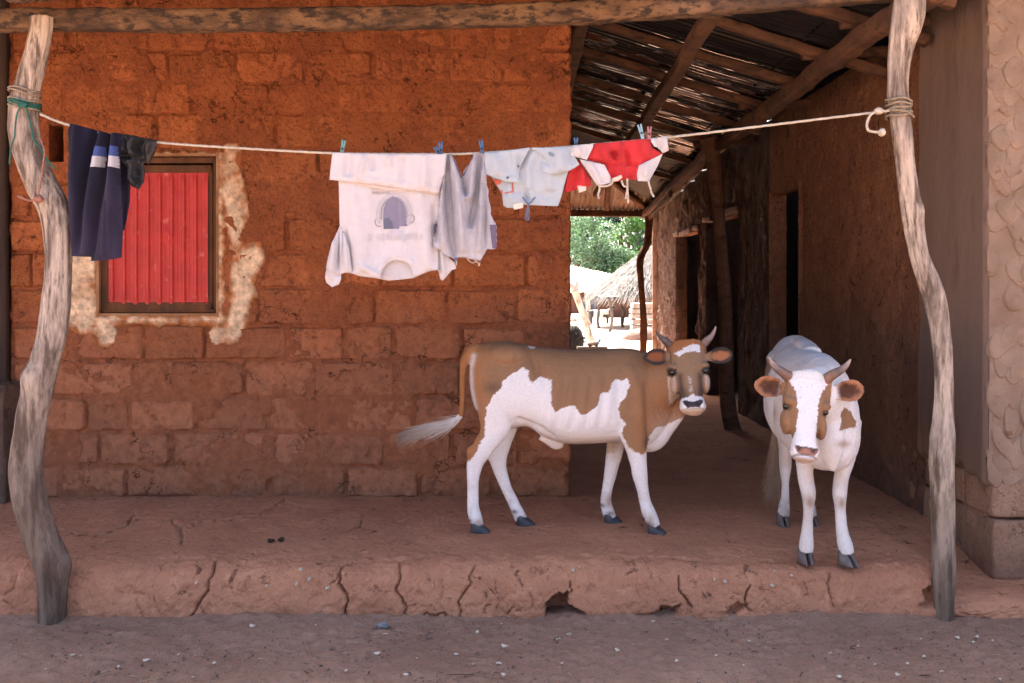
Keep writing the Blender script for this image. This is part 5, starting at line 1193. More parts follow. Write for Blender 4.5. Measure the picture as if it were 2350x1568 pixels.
def cloth(name, poly, conv, Y, parent, mat, color, folds=(), seed=0, res=.0095, thick=.0022, wave=.006, jitter=.0, sag=None, base=None, back=True, fr=5):
    """a piece of cloth cut to poly (photo coords via conv), draped at distance Y; folds = [(polyline, width, depth)] push it in or out.
    color: rgb or function(zx,zy)->rgb. Returns object and the drape function"""
    P2 = np.array([conv(x, y) for x, y in poly]); s = Y/FPX
    w = np.stack([(P2[:, 0]-CX)*s, EYE-(P2[:, 1]-HY)*s], 1)
    # densify outline, ragged a little
    out = []
    for i in range(len(w)):
        a, b = w[i], w[(i+1) % len(w)]; n = max(1, int(np.hypot(*(b-a))/res))
        for q in range(n): out.append(a+(b-a)*q/n)
    out = np.array(out)
    if jitter: out = out+np.stack([vnoise(np.stack([out[:, 0]*60, out[:, 1]*60, 0*out[:, 0]+seed], 1), 3), vnoise(np.stack([out[:, 0]*60, out[:, 1]*60, 0*out[:, 0]+seed+5], 1), 4)], 1)*jitter
    lo, hi = out.min(0), out.max(0); gx = np.arange(lo[0], hi[0], res); gz = np.arange(lo[1], hi[1], res*.9)
    G = np.array([(x+(res*.5 if j % 2 else 0), z) for j, z in enumerate(gz) for x in gx]); ins = inpoly(G[:, 0], G[:, 1], out)
    dd = seg_dist(G[:, 0], G[:, 1], list(map(tuple, out))+[tuple(out[0])])[0]; G = G[ins & (dd > res*.45)]
    allp = np.concatenate([out, G]); m = len(out)
    r = delaunay_2d_cdt([Vector(p) for p in allp], [], [list(range(m))], 1, 1e-7)
    v2 = np.array([p[:] for p in r[0]]); tris = [tuple(f) for f in r[2]]
    inv = lambda x, z: ((x/s)+CX, HY-(z-EYE)/s)
    cv = np.array([conv(0, 0), conv(1, 1)]); k = cv[1]-cv[0]
    def zc(x, z):
        px, py = inv(x, z); return (px-cv[0][0])/k[0], (py-cv[0][1])/k[1]
    def drape(x, z):
        zx, zy = zc(x, z); d = 0*x
        for pts, wd_, dep in folds:
            q, t = seg_dist(zx, zy, pts); d = d+1.9*dep*np.exp(-(q/wd_)**2)*np.sin(np.pi*np.clip(.12+.88*t, 0, 1))**.35
        Q = np.stack([x*fr, 0*x+seed, z*fr*.35], 1); d = d+fbm(Q, 3, 231+seed)*wave+(.35-np.abs(fbm(Q*np.array([2.2, 1, 2.6]), 3, 235+seed)))*wave*1.1+fbm(np.stack([x*30+z*12, 0*x+seed, z*22-x*9], 1), 3, 237+seed)*.0028
        if sag is not None: d = d+sag(zx, zy)
        return d
    d = drape(v2[:, 0], v2[:, 1]); zx, zy = zc(v2[:, 0], v2[:, 1])
    e = seg_dist(v2[:, 0], v2[:, 1], list(map(tuple, out))+[tuple(out[0])])[0]
    puff = thick*.5*(1+1.2*sstep(0, .02, e))
    F_ = np.stack([v2[:, 0], Y-d-puff, v2[:, 1]], 1); n = len(v2)
    B_ = np.stack([v2[:, 0], Y-d*.8+puff, v2[:, 1]], 1)
    V = np.concatenate([F_, B_]); a = F_[[t[0] for t in tris]]; 
    Fc = []
    for t in tris:
        p, q, rr = v2[t[0]], v2[t[1]], v2[t[2]]
        if (q[0]-p[0])*(rr[1]-p[1])-(q[1]-p[1])*(rr[0]-p[0]) < 0: t = t[::-1]
        Fc.append(t); Fc.append(tuple(i+n for i in reversed(t)))
    cnt = {}
    for t in tris:
        for q in range(3):
            ed = (t[q], t[(q+1) % 3]); kx = tuple(sorted(ed)); cnt.setdefault(kx, []).append(ed)
    for kx, l in cnt.items():
        if len(l) == 1: i, j = l[0]; Fc.append((j, i, i+n, j+n))
    o = obj(name, V, Fc, mat, parent, base=base)
    col = color(zx, zy) if callable(color) else np.broadcast_to(np.array(color, float), (n, 3))
    setcol(o, np.concatenate([col, col*.92]))
    return o, drape
def deco(name, poly, conv, Y, drape, parent, mat, color, lift=.0035, res=.008):
    """flat print or patch lying on a draped cloth"""
    s = Y/FPX; P2 = np.array([conv(x, y) for x, y in poly]); w = np.stack([(P2[:, 0]-CX)*s, EYE-(P2[:, 1]-HY)*s], 1); out = []
    for i in range(len(w)):
        a, b = w[i], w[(i+1) % len(w)]; n = max(1, int(np.hypot(*(b-a))/res)); out += [a+(b-a)*q/n for q in range(n)]
    out = np.array(out); lo, hi = out.min(0), out.max(0)
    G = np.array([(x, z) for z in np.arange(lo[1], hi[1], res) for x in np.arange(lo[0], hi[0], res)]+[tuple(out[0])]); ins = inpoly(G[:, 0], G[:, 1], out); allp = np.concatenate([out, G[ins]])
    r = delaunay_2d_cdt([Vector(p) for p in allp], [], [list(range(len(out)))], 1, 1e-7); v2 = np.array([p[:] for p in r[0]])
    V = np.stack([v2[:, 0], Y-drape(v2[:, 0], v2[:, 1])-lift-.0015, v2[:, 1]], 1); Fc = []
    for t in r[2]:
        p, q, rr = v2[t[0]], v2[t[1]], v2[t[2]]; Fc.append(tuple(t) if (q[0]-p[0])*(rr[1]-p[1])-(q[1]-p[1])*(rr[0]-p[0]) > 0 else tuple(t)[::-1])
    o = obj(name, V, Fc, mat, parent); setcol(o, np.broadcast_to(np.array(color, float), (len(V), 3))); return o
z4 = lambda x, y: (658+.2758*x, 282+.2758*y)
z5 = lambda x, y: (1081+.2518*x, 263.2+.2518*y)
z6 = lambda x, y: (.2759*x, 188+.2759*y)
def ring(cx, cy, rx, ry, a0, a1, w, n=26):
    t = np.linspace(a0, a1, n); o = [(cx+rx*math.cos(q), cy+ry*math.sin(q)) for q in t]; i = [(cx+(rx-w)*math.cos(q), cy+(ry-w)*math.sin(q)) for q in t[::-1]]; return o+i
def build_washing():
    m = M['cloth']
    # --- navy trousers with reflective bands
    t = thing('work_trousers', at(205, 300, 4.70), 'navy work trousers with blue and silver bands hung beside the left post', 'trousers')
    def navy(zx, zy):
        f = sstep(-.2, .5, fbm(np.stack([zx/120, zy/300, 0*zx], 1), 3, 241))[:, None]; lo = sstep(500, 1400, zy)[:, None]
        return np.array([.012, .012, .027])*(1-f*.6)+np.array([.030, .027, .053])*f*.6+np.array([.021, .017, .026])*lo
    fo = [([(800, 400), (755, 560), (700, 800), (660, 1100), (640, 1440)], 34, -.030), ([(905, 430), (885, 600), (860, 760), (800, 1080), (758, 1490)], 26, -.034), ([(850, 430), (800, 640), (740, 1000), (700, 1450)], 42, .020),
          ([(960, 450), (955, 700), (930, 1000), (880, 1450)], 46, .024), ([(1000, 440), (1000, 900), (1012, 1450)], 16, -.012), ([(640, 380), (620, 700), (610, 1400)], 40, .016), ([(900, 1000), (895, 1450)], 12, -.010), ([(600, 1420), (1010, 1440)], 10, .004)]
    cloth('back_leg', [(985, 560), (1040, 620), (1085, 880), (1080, 1000), (1052, 1160), (1036, 1235), (1008, 1236), (990, 1100)], z6, 4.715, t, m, lambda x, y: navy(x, y)*.8, [([(1030, 640), (1045, 900), (1020, 1200)], 20, -.012)], 2)
    o, dr = cloth('front_leg', [(585, 346), (690, 372), (790, 398), (910, 428), (1022, 432), (1004, 600), (1003, 900), (1015, 1200), (1013, 1462), (950, 1476), (870, 1485), (755, 1490), (746, 1456), (670, 1455), (596, 1450), (592, 1200), (566, 950), (572, 600), (562, 420)], z6, 4.668, t, m, navy, fo, 1, wave=.010)
    for p, c, nm in [([(755, 545), (872, 542), (868, 622), (742, 628)], (.06, .10, .29), 'blue_band'), ([(918, 540), (992, 543), (997, 628), (912, 622)], (.06, .10, .29), 'blue_band'),
                 ([(742, 626), (869, 621), (868, 708), (730, 720)], (.50, .51, .54), 'silver_band'), ([(912, 622), (998, 628), (999, 722), (904, 708)], (.50, .51, .54), 'silver_band')]: deco(nm, p, z6, 4.668, dr, t, m, c)
    # --- black nylon thing bunched beside it
    b = thing('black_garment', at(310, 330, 4.72), 'crumpled black garment bunched over the line beside the navy trousers', 'garment')
    fo = [([(1040, 450), (1060, 560), (1010, 640)], 20, -.022), ([(1130, 460), (1100, 540), (1120, 640), (1060, 690)], 22, .030), ([(1200, 480), (1170, 560), (1190, 640)], 18, -.02), ([(1250, 480), (1230, 600)], 18, .018), ([(1010, 600), (1100, 640), (1190, 640)], 16, -.02), ([(1100, 700), (1095, 800), (1130, 870)], 18, .02), ([(1150, 680), (1160, 800), (1140, 880)], 14, -.024)]
    cloth('bunched_cloth', [(1000, 440), (1045, 432), (1080, 442), (1180, 462), (1300, 486), (1298, 540), (1280, 600), (1252, 640), (1236, 692), (1204, 640), (1190, 690), (1202, 760), (1196, 830), (1150, 892), (1092, 868), (1058, 800), (1066, 720), (1010, 660), (995, 600)], z6, 4.675, b, M['nylon'], lambda x, y: np.array([.022, .022, .024])*np.ones((len(x), 3)), fo, 5, wave=.016, thick=.012)
    # --- white T-shirt, upside down, hem folded over the line
    s = thing('white_t_shirt', at(900, 350, 4.77), 'white T-shirt hung upside down with faded arched print', 't-shirt')
    def wh(zx, zy):
        f = sstep(-.3, .5, fbm(np.stack([zx/220, zy/220, 0*zx], 1), 3, 242))[:, None]; c = np.array([.60, .595, .615])*(1-.3*f)+np.array([.52, .49, .49])*.3*f
        tan = sstep(1180, 1300, zy)[:, None]*.35*sstep(0, .4, vnoise(np.stack([zx/40, zy/40, 0*zx], 1), 243))[:, None]; return c*(1-tan)+np.array([.70, .56, .44])*tan
    neck = [(790, 1302), (785, 1260), (800, 1215), (835, 1172), (880, 1150), (925, 1145), (980, 1155), (1020, 1185), (1042, 1230), (1052, 1284)]
    bodyf = [(434, 300), (1290, 300), (1275, 600), (1262, 900), (1258, 1225), (1180, 1235), (1120, 1262)]
    cloth('back_panel', [(436, 320), (1288, 320), (1262, 900), (1256, 1215), (1150, 1250), (1055, 1292), (945, 1306), (850, 1314), (790, 1304), (700, 1280), (600, 1265), (450, 1240)], z4, 4.795, s, m, lambda x, y: wh(x, y)*.93, [], 7, wave=.008)
    fo = [([(560, 600), (600, 900), (640, 1250)], 60, .010), ([(760, 560), (745, 900), (700, 1280)], 50, -.008), ([(1100, 600), (1130, 900), (1180, 1230)], 70, .012), ([(480, 900), (510, 1050), (540, 1240)], 22, -.014), ([(980, 600), (1020, 900), (1060, 1150)], 40, -.007),
          (ring(920, 1290, 165, 190, math.pi, 2*math.pi, 0)[:26], 9, .005), ([(450, 900), (450, 1250)], 20, .010), ([(1230, 700), (1235, 1220)], 26, -.010), ([(620, 1200), (740, 1260), (800, 1295)], 30, .010)]
    o, dr = cloth('front_panel', bodyf+[(1052, 1284)]+neck[::-1][1:]+[(720, 1290), (600, 1275), (512, 1240), (470, 1252), (445, 1250), (441, 880), (438, 700), (432, 480)], z4, 4.775, s, m, wh, fo, 8, wave=.010)
    cloth('sleeve', [(440, 862), (482, 930), (520, 1050), (542, 1240), (510, 1242), (452, 1258), (452, 1300), (436, 1345), (376, 1368), (330, 1330), (320, 1290), (326, 1220), (346, 1120), (376, 1010)], z4, 4.765, s, m, wh, [([(450, 900), (445, 1050), (420, 1240)], 14, -.024), ([(400, 1000), (370, 1300)], 26, .018), ([(490, 1000), (500, 1230)], 20, .012), ([(325, 1220), (400, 1270), (450, 1260)], 12, -.014), ([(340, 1250), (380, 1350)], 12, -.01)], 9, thick=.004)
    cloth('sleeve', [(1250, 1020), (1312, 1082), (1402, 1170), (1410, 1215), (1372, 1228), (1335, 1275), (1300, 1316), (1276, 1300), (1262, 1240), (1254, 1180)], z4, 4.79, s, m, wh, [([(1290, 1080), (1320, 1290)], 14, .014), ([(1270, 1060), (1275, 1290)], 10, -.014)], 10, thick=.004)
    cloth('folded_hem_back', [(432, 440), (600, 470), (900, 520), (1250, 560), (1262, 606), (1150, 585), (960, 566), (850, 566), (700, 540), (560, 512), (432, 496)], z4, 4.764, s, m, lambda x, y: wh(x, y)*np.array([1, .96, .92]), [], 11)
    cloth('folded_hem', [(378, 247), (600, 255), (900, 262), (1332, 262), (1318, 420), (1266, 588), (1100, 570), (900, 536), (700, 510), (520, 492), (354, 474), (366, 360)], z4, 4.750, s, m, wh, [([(520, 270), (500, 460)], 30, -.012), ([(700, 280), (720, 400)], 24, -.012), ([(860, 280), (850, 380)], 22, .010), ([(960, 300), (955, 520)], 24, -.010), ([(1150, 300), (1140, 560)], 40, .012), ([(420, 440), (900, 500), (1250, 545)], 12, .004), ([(640, 300), (600, 480)], 20, .009)], 12, wave=.012, thick=.003)
    pr = M['cloth']; E = lambda p, c, nm='print': deco(nm, p, z4, 4.775, dr, s, pr, c, .0045)
    arch = [(808, 885), (803, 780), (806, 720), (825, 665), (855, 630), (890, 606), (930, 630), (970, 672), (992, 730), (1000, 800), (1003, 860), (940, 862), (938, 884)]
    E(ring(892, 760, 152, 178, math.radians(150), math.radians(392), 34, 40), (.47, .47, .50), 'print_wreath')
    E(ring(892, 768, 112, 160, math.radians(165), math.radians(378), 12, 40), (.34, .34, .38), 'print_band')
    o2 = E(arch, (.225, .22, .30), 'print_arch')
    deco('print_arch', [(808, 884), (806, 800), (850, 790), (880, 830), (890, 880)], z4, 4.775, dr, s, pr, (.14, .155, .21), .006)
    deco('print_arch', [(925, 640), (955, 670), (960, 860), (938, 862)], z4, 4.775, dr, s, pr, (.26, .245, .33), .006)
    E(ring(770, 825, 40, 42, math.radians(60), math.radians(300), 8, 20), (.28, .28, .32), 'print_scroll'); E(ring(1030, 800, 36, 38, math.radians(-130), math.radians(120), 8, 20), (.28, .28, .32), 'print_scroll')
    E([(850, 905), (900, 880), (975, 905), (940, 930), (905, 952), (870, 930)], (.52, .52, .57), 'print_scroll')
    rr = random.Random(4); x = 712
    while x < 850: w = rr.uniform(9, 17); E([(x, 574), (x+w, 572), (x+w, 594+rr.uniform(-6, 6)), (x, 596)], (.40, .40, .43), 'print_letter'); x += w+4
    x = 680
    while x < 1120:
        w = rr.uniform(14, 30)
        if rr.random() > .14: E([(x, 925+rr.uniform(-8, 14)), (x+w, 918+rr.uniform(-8, 14)), (x+w, 965+rr.uniform(-8, 24)), (x, 972+rr.uniform(-8, 24))], (.54, .54, .57), 'print_letter')
        x += w+5
    # --- grey vest hanging by its straps
    g = thing('grey_vest', at(1090, 350, 4.76), 'grey sleeveless vest with frayed edge pinned by its two straps', 'vest')
    def gr(zx, zy):
        f = sstep(-.3, .4, fbm(np.stack([zx/12, zy/90, 0*zx], 1), 2, 244))[:, None]; c = np.array([.37, .38, .42])*(1-f)+np.array([.46, .46, .50])*f
        v = sstep(640, 1050, zy)[:, None]*.25; return c*(1-v)+np.array([.56, .56, .58])*v
    fo = [([(1335, 280), (1340, 560), (1360, 860), (1395, 1120)], 24, -.045), ([(1600, 285), (1590, 500), (1560, 700), (1520, 880)], 22, -.040), ([(1642, 500), (1650, 800), (1645, 1050)], 12, -.022), ([(1455, 440), (1475, 540), (1495, 625)], 14, -.026), ([(1390, 320), (1440, 640), (1470, 1080)], 44, .030),
          ([(1560, 320), (1540, 600), (1480, 640)], 34, .024), ([(1620, 400), (1625, 700), (1600, 1080)], 28, .024), ([(1300, 420), (1285, 700), (1300, 1050)], 30, .020), ([(1250, 800), (1240, 1000)], 14, -.02)]
    cloth('vest_back', [(1300, 264), (1372, 280), (1452, 480), (1560, 300), (1630, 264), (1650, 500), (1660, 900), (1600, 1145), (1420, 1115), (1300, 1060), (1290, 700)], z4, 4.785, g, m, lambda x, y: gr(x, y)*.8, [], 14)
    o, dr = cloth('vest_front', [(1290, 262), (1340, 256), (1376, 262), (1402, 312), (1455, 442), (1500, 370), (1548, 300), (1560, 252), (1600, 250), (1641, 264), (1660, 420), (1680, 620), (1702, 760), (1745, 850), (1748, 960), (1742, 1046), (1672, 1052), (1642, 1100), (1606, 1150), (1540, 1130), (1470, 1122), (1420, 1122), (1400, 1142), (1310, 1092), (1272, 1052), (1222, 1042), (1216, 950), (1222, 850), (1258, 770), (1288, 580), (1308, 420)], z4, 4.755, g, m, gr, fo, 13, wave=.010, jitter=.004)
    for p in ([(1690, 850), (1745, 850), (1746, 1044), (1712, 1046)], [(1222, 850), (1252, 830), (1240, 900), (1224, 960)], [(1395, 1120), (1425, 1122), (1420, 1175), (1398, 1170)], [(1385, 300), (1402, 312), (1458, 445), (1448, 462)], [(1548, 300), (1556, 270), (1480, 440), (1458, 446)]): deco('dark_edging', p, z4, 4.755, dr, g, m, (.15, .13, .20), .005)
    for i, p in enumerate([[(1500, 1128), (1530, 1160), (1560, 1165), (1580, 1145)], [(1560, 1140), (1590, 1165), (1600, 1190), (1608, 1160)], [(1410, 1150), (1415, 1190)]]): rope('thread', [at(*z4(*q), 4.75) for q in p], .0022, M['rope'], g, strands=False)
    # --- pale blue shorts
    p = thing('pale_blue_shorts', at(1215, 345, 4.76), 'pale blue shorts hung upside down with loose drawstring', 'shorts')
    def pb(zx, zy):
        f = sstep(-.3, .5, fbm(np.stack([zx/150, zy/150, 0*zx], 1), 3, 245))[:, None]; return np.array([.43, .51, .57])*(1-.35*f)+np.array([.37, .44, .50])*.35*f
    o, dr = cloth('seat', [(190, 380), (520, 322), (800, 330), (960, 420), (885, 520), (850, 640), (820, 760), (792, 836), (600, 828), (476, 822), (474, 850), (404, 866), (394, 850), (330, 850), (294, 830), (282, 720), (230, 640), (182, 560)], z5, 4.785, p, m, pb, [([(560, 360), (520, 500), (530, 740)], 40, .014), ([(300, 720), (500, 690), (790, 790)], 12, -.006), ([(500, 700), (515, 790)], 16, -.018), ([(700, 420), (720, 700)], 60, .014), ([(350, 640), (360, 820)], 40, .010)], 15, wave=.012)
    deco('cream_label', [(380, 818), (474, 802), (474, 852), (392, 866)], z5, 4.785, dr, p, m, (.72, .66, .58), .006)
    for q in ([(196, 590), (245, 590), (280, 612), (262, 640), (225, 640)], [(370, 615), (380, 612), (390, 708), (305, 722), (305, 712), (378, 700)], [(270, 690), (284, 684), (290, 720), (282, 722)]): deco('red_print', q, z5, 4.785, dr, p, m, (.55, .15, .12), .005)
    o, d2 = cloth('left_leg_flap', [(118, 350), (330, 328), (540, 298), (500, 372), (452, 470), (440, 540), (440, 612), (395, 622), (320, 612), (212, 578), (134, 542)], z5, 4.752, p, m, pb, [([(430, 380), (440, 600)], 18, -.014), ([(200, 380), (260, 560)], 50, .012), ([(330, 360), (380, 560)], 40, -.008)], 16, thick=.003)
    deco('blot', [(320, 570), (345, 562), (344, 584), (326, 592)], z5, 4.752, d2, p, m, (.12, .13, .15), .006); deco('blot', [(420, 462), (440, 456), (438, 478), (424, 480)], z5, 4.752, d2, p, m, (.16, .18, .2), .006)
    o, d2 = cloth('right_leg_flap', [(548, 300), (700, 302), (930, 290), (945, 380), (988, 456), (940, 490), (880, 520), (800, 545), (720, 546), (640, 522), (636, 400)], z5, 4.755, p, m, pb, [([(580, 330), (640, 390), (712, 462)], 12, -.022), ([(640, 400), (640, 520)], 14, -.012), ([(800, 320), (820, 530)], 60, .014), ([(900, 320), (930, 460)], 24, -.010)], 17, thick=.003)
    deco('blot', [(702, 344), (722, 340), (758, 366), (752, 390), (730, 384), (708, 370)], z5, 4.755, d2, p, m, (.20, .29, .36), .006)
    for i, q in enumerate([[(470, 752), (495, 790), (520, 822), (505, 880), (492, 960)], [(585, 752), (550, 795), (520, 822), (528, 890), (524, 965)], [(520, 822), (512, 900), (512, 968)]]): rope('drawstring', [at(*z5(*w), 4.768-.004*i) for w in q], .0035, M['string'], p)
    # --- red and white shorts
    r = thing('red_white_shorts', at(1420, 325, 4.79), 'red and white torn shorts pegged at the right end of the washing', 'shorts')
    red = lambda zx, zy: np.array([.60, .048, .055])*np.ones((len(zx), 3))*(1-.22*sstep(-.2, .5, fbm(np.stack([zx/120, zy/120, 0*zx], 1), 3, 246)))[:, None]
    wt_ = lambda zx, zy: np.array([.62, .62, .64])*np.ones((len(zx), 3))
    cloth('hanging_leg', [(975, 410), (1040, 500), (1092, 590), (1092, 652), (960, 682), (900, 706), (846, 706), (868, 560), (895, 505)], z5, 4.815, r, m, red, [([(960, 480), (920, 690)], 24, -.018), ([(1010, 500), (1030, 650)], 24, .016), ([(880, 560), (860, 700)], 14, .01)], 18, thick=.004)
    cloth('cream_tag', [(968, 650), (1046, 640), (1052, 692), (986, 714)], z5, 4.808, r, m, (.72, .62, .55), [], 19)
    o, dr = cloth('red_front', [(1110, 268), (1300, 250), (1500, 235), (1645, 222), (1645, 300), (1748, 358), (1640, 420), (1530, 462), (1512, 600), (1420, 585), (1382, 602), (1300, 618), (1268, 590), (1222, 458), (1050, 412)], z5, 4.788, r, m, red, [([(1375, 280), (1372, 440), (1378, 590)], 14, .024), ([(1330, 400), (1270, 340)], 20, -.020), ([(1400, 340), (1440, 460)], 18, -.018), ([(1060, 400), (1250, 465), (1370, 442), (1530, 462)], 12, -.014), ([(1180, 290), (1250, 430)], 50, .014), ([(1560, 260), (1600, 400)], 50, .016), ([(1300, 480), (1290, 600)], 24, -.014), ([(1480, 470), (1450, 580)], 24, -.014)], 20, wave=.012, jitter=.003)
    deco('tear', [(1275, 345), (1300, 325), (1325, 335), (1335, 370), (1300, 375)], z5, 4.788, dr, r, m, (.40, .02, .03), .005)
    cloth('white_side_panel', [(985, 405), (1100, 430), (1216, 456), (1272, 570), (1272, 622), (1205, 640), (1152, 652), (1080, 540)], z5, 4.772, r, m, wt_, [([(1080, 450), (1180, 640)], 24, .016), ([(1040, 440), (1150, 620)], 14, -.014), ([(1160, 610), (1270, 590)], 10, -.01)], 21, thick=.004)
    cloth('white_side_panel', [(1530, 462), (1640, 410), (1746, 356), (1720, 420), (1700, 470), (1650, 560), (1622, 612), (1570, 608), (1520, 606), (1512, 540)], z5, 4.772, r, m, wt_, [([(1600, 450), (1580, 600)], 26, .016), ([(1690, 410), (1620, 590)], 18, -.012), ([(1520, 570), (1625, 580)], 9, -.01)], 22, thick=.004)
    cloth('white_cuff', [(925, 283), (1020, 275), (1116, 263), (1110, 300), (1056, 412), (980, 395), (904, 378)], z5, 4.766, r, m, wt_, [([(960, 300), (1000, 390)], 24, .012), ([(1060, 290), (1030, 390)], 18, -.012)], 23, thick=.004)
    cloth('white_cuff', [(1636, 222), (1786, 196), (1790, 260), (1802, 330), (1748, 352), (1702, 296), (1668, 292), (1640, 250)], z5, 4.770, r, m, wt_, [([(1700, 230), (1720, 320)], 20, -.016), ([(1760, 210), (1775, 330)], 20, .012)], 24, thick=.005)
    cloth('waistband_scrap', [(1280, 585), (1340, 560), (1392, 538), (1386, 570), (1340, 605), (1300, 612)], z5, 4.768, r, m, (.74, .62, .52), [], 25)
    for i, q in enumerate([[(1165, 630), (1172, 680), (1160, 720), (1164, 770)], [(1285, 590), (1290, 620), (1240, 650), (1170, 655)], [(1372, 600), (1390, 650), (1420, 660), (1428, 700), (1432, 810)], [(1424, 585), (1424, 680), (1408, 772)], [(1616, 600), (1630, 660), (1645, 710), (1666, 752)]]): rope('cord', [at(*z5(*w), 4.765) for w in q], .0048, M['rope'], r)
    # --- pegs
    def peg(x, y, tilt, col, label, ln=36):
        c = at(x, y, LY); R = np.array(Matrix.Rotation(math.radians(tilt), 3, 'Y')); o = thing('clothes_peg', c, label, 'peg', 'clothes pegs on the line')
        s_ = LY/FPX; L = ln*s_
        for sg in (-1, 1):
            C = np.array([[sg*(.004+.006*max(0, t-.45)), 0, (t-.42)*L] for t in np.linspace(0, 1, 10)])@R.T+c
            obj('jaw', *tube(C, .0045, .0040, up=(0, 1, 0), n=10, sup=4), PEG[col], o)
        obj('spring', *ellipsoid(c+np.array([0, -.006, .0]), (.006, .005, .006), 10, 7), M['hoof'], o)
    peg(786, 342, 10, 'teal', 'teal peg on the left corner of the white T-shirt'); peg(1012, 345, -3, 'blue', 'blue peg on the left strap of the grey vest', 34); peg(1005, 348, -32, 'blue', 'tilted blue peg leaning against another where T-shirt meets vest', 22)
    peg(1106, 342, -8, 'blue', 'blue peg between the grey vest and pale shorts'); peg(1322, 330, -2, 'blue', 'dark blue peg where pale and red shorts meet', 24); peg(1472, 306, -14, 'sky', 'pale blue peg on the right of the red shorts'); peg(1490, 308, 1, 'pink', 'faded pink peg beside the white cuff of red shorts', 30)
M['string'] = simple('grey_drawstring', (.17, .20, .28), (.12, .14, .2), 50, .85, ())
PEG = {k: simple('peg_'+k, c, [q*.75 for q in c], 30, .45, (), spec=.4) for k, c in (('teal', (.14, .38, .38)), ('blue', (.06, .16, .32)), ('sky', (.30, .52, .62)), ('pink', (.45, .20, .22)))}
build_washing()
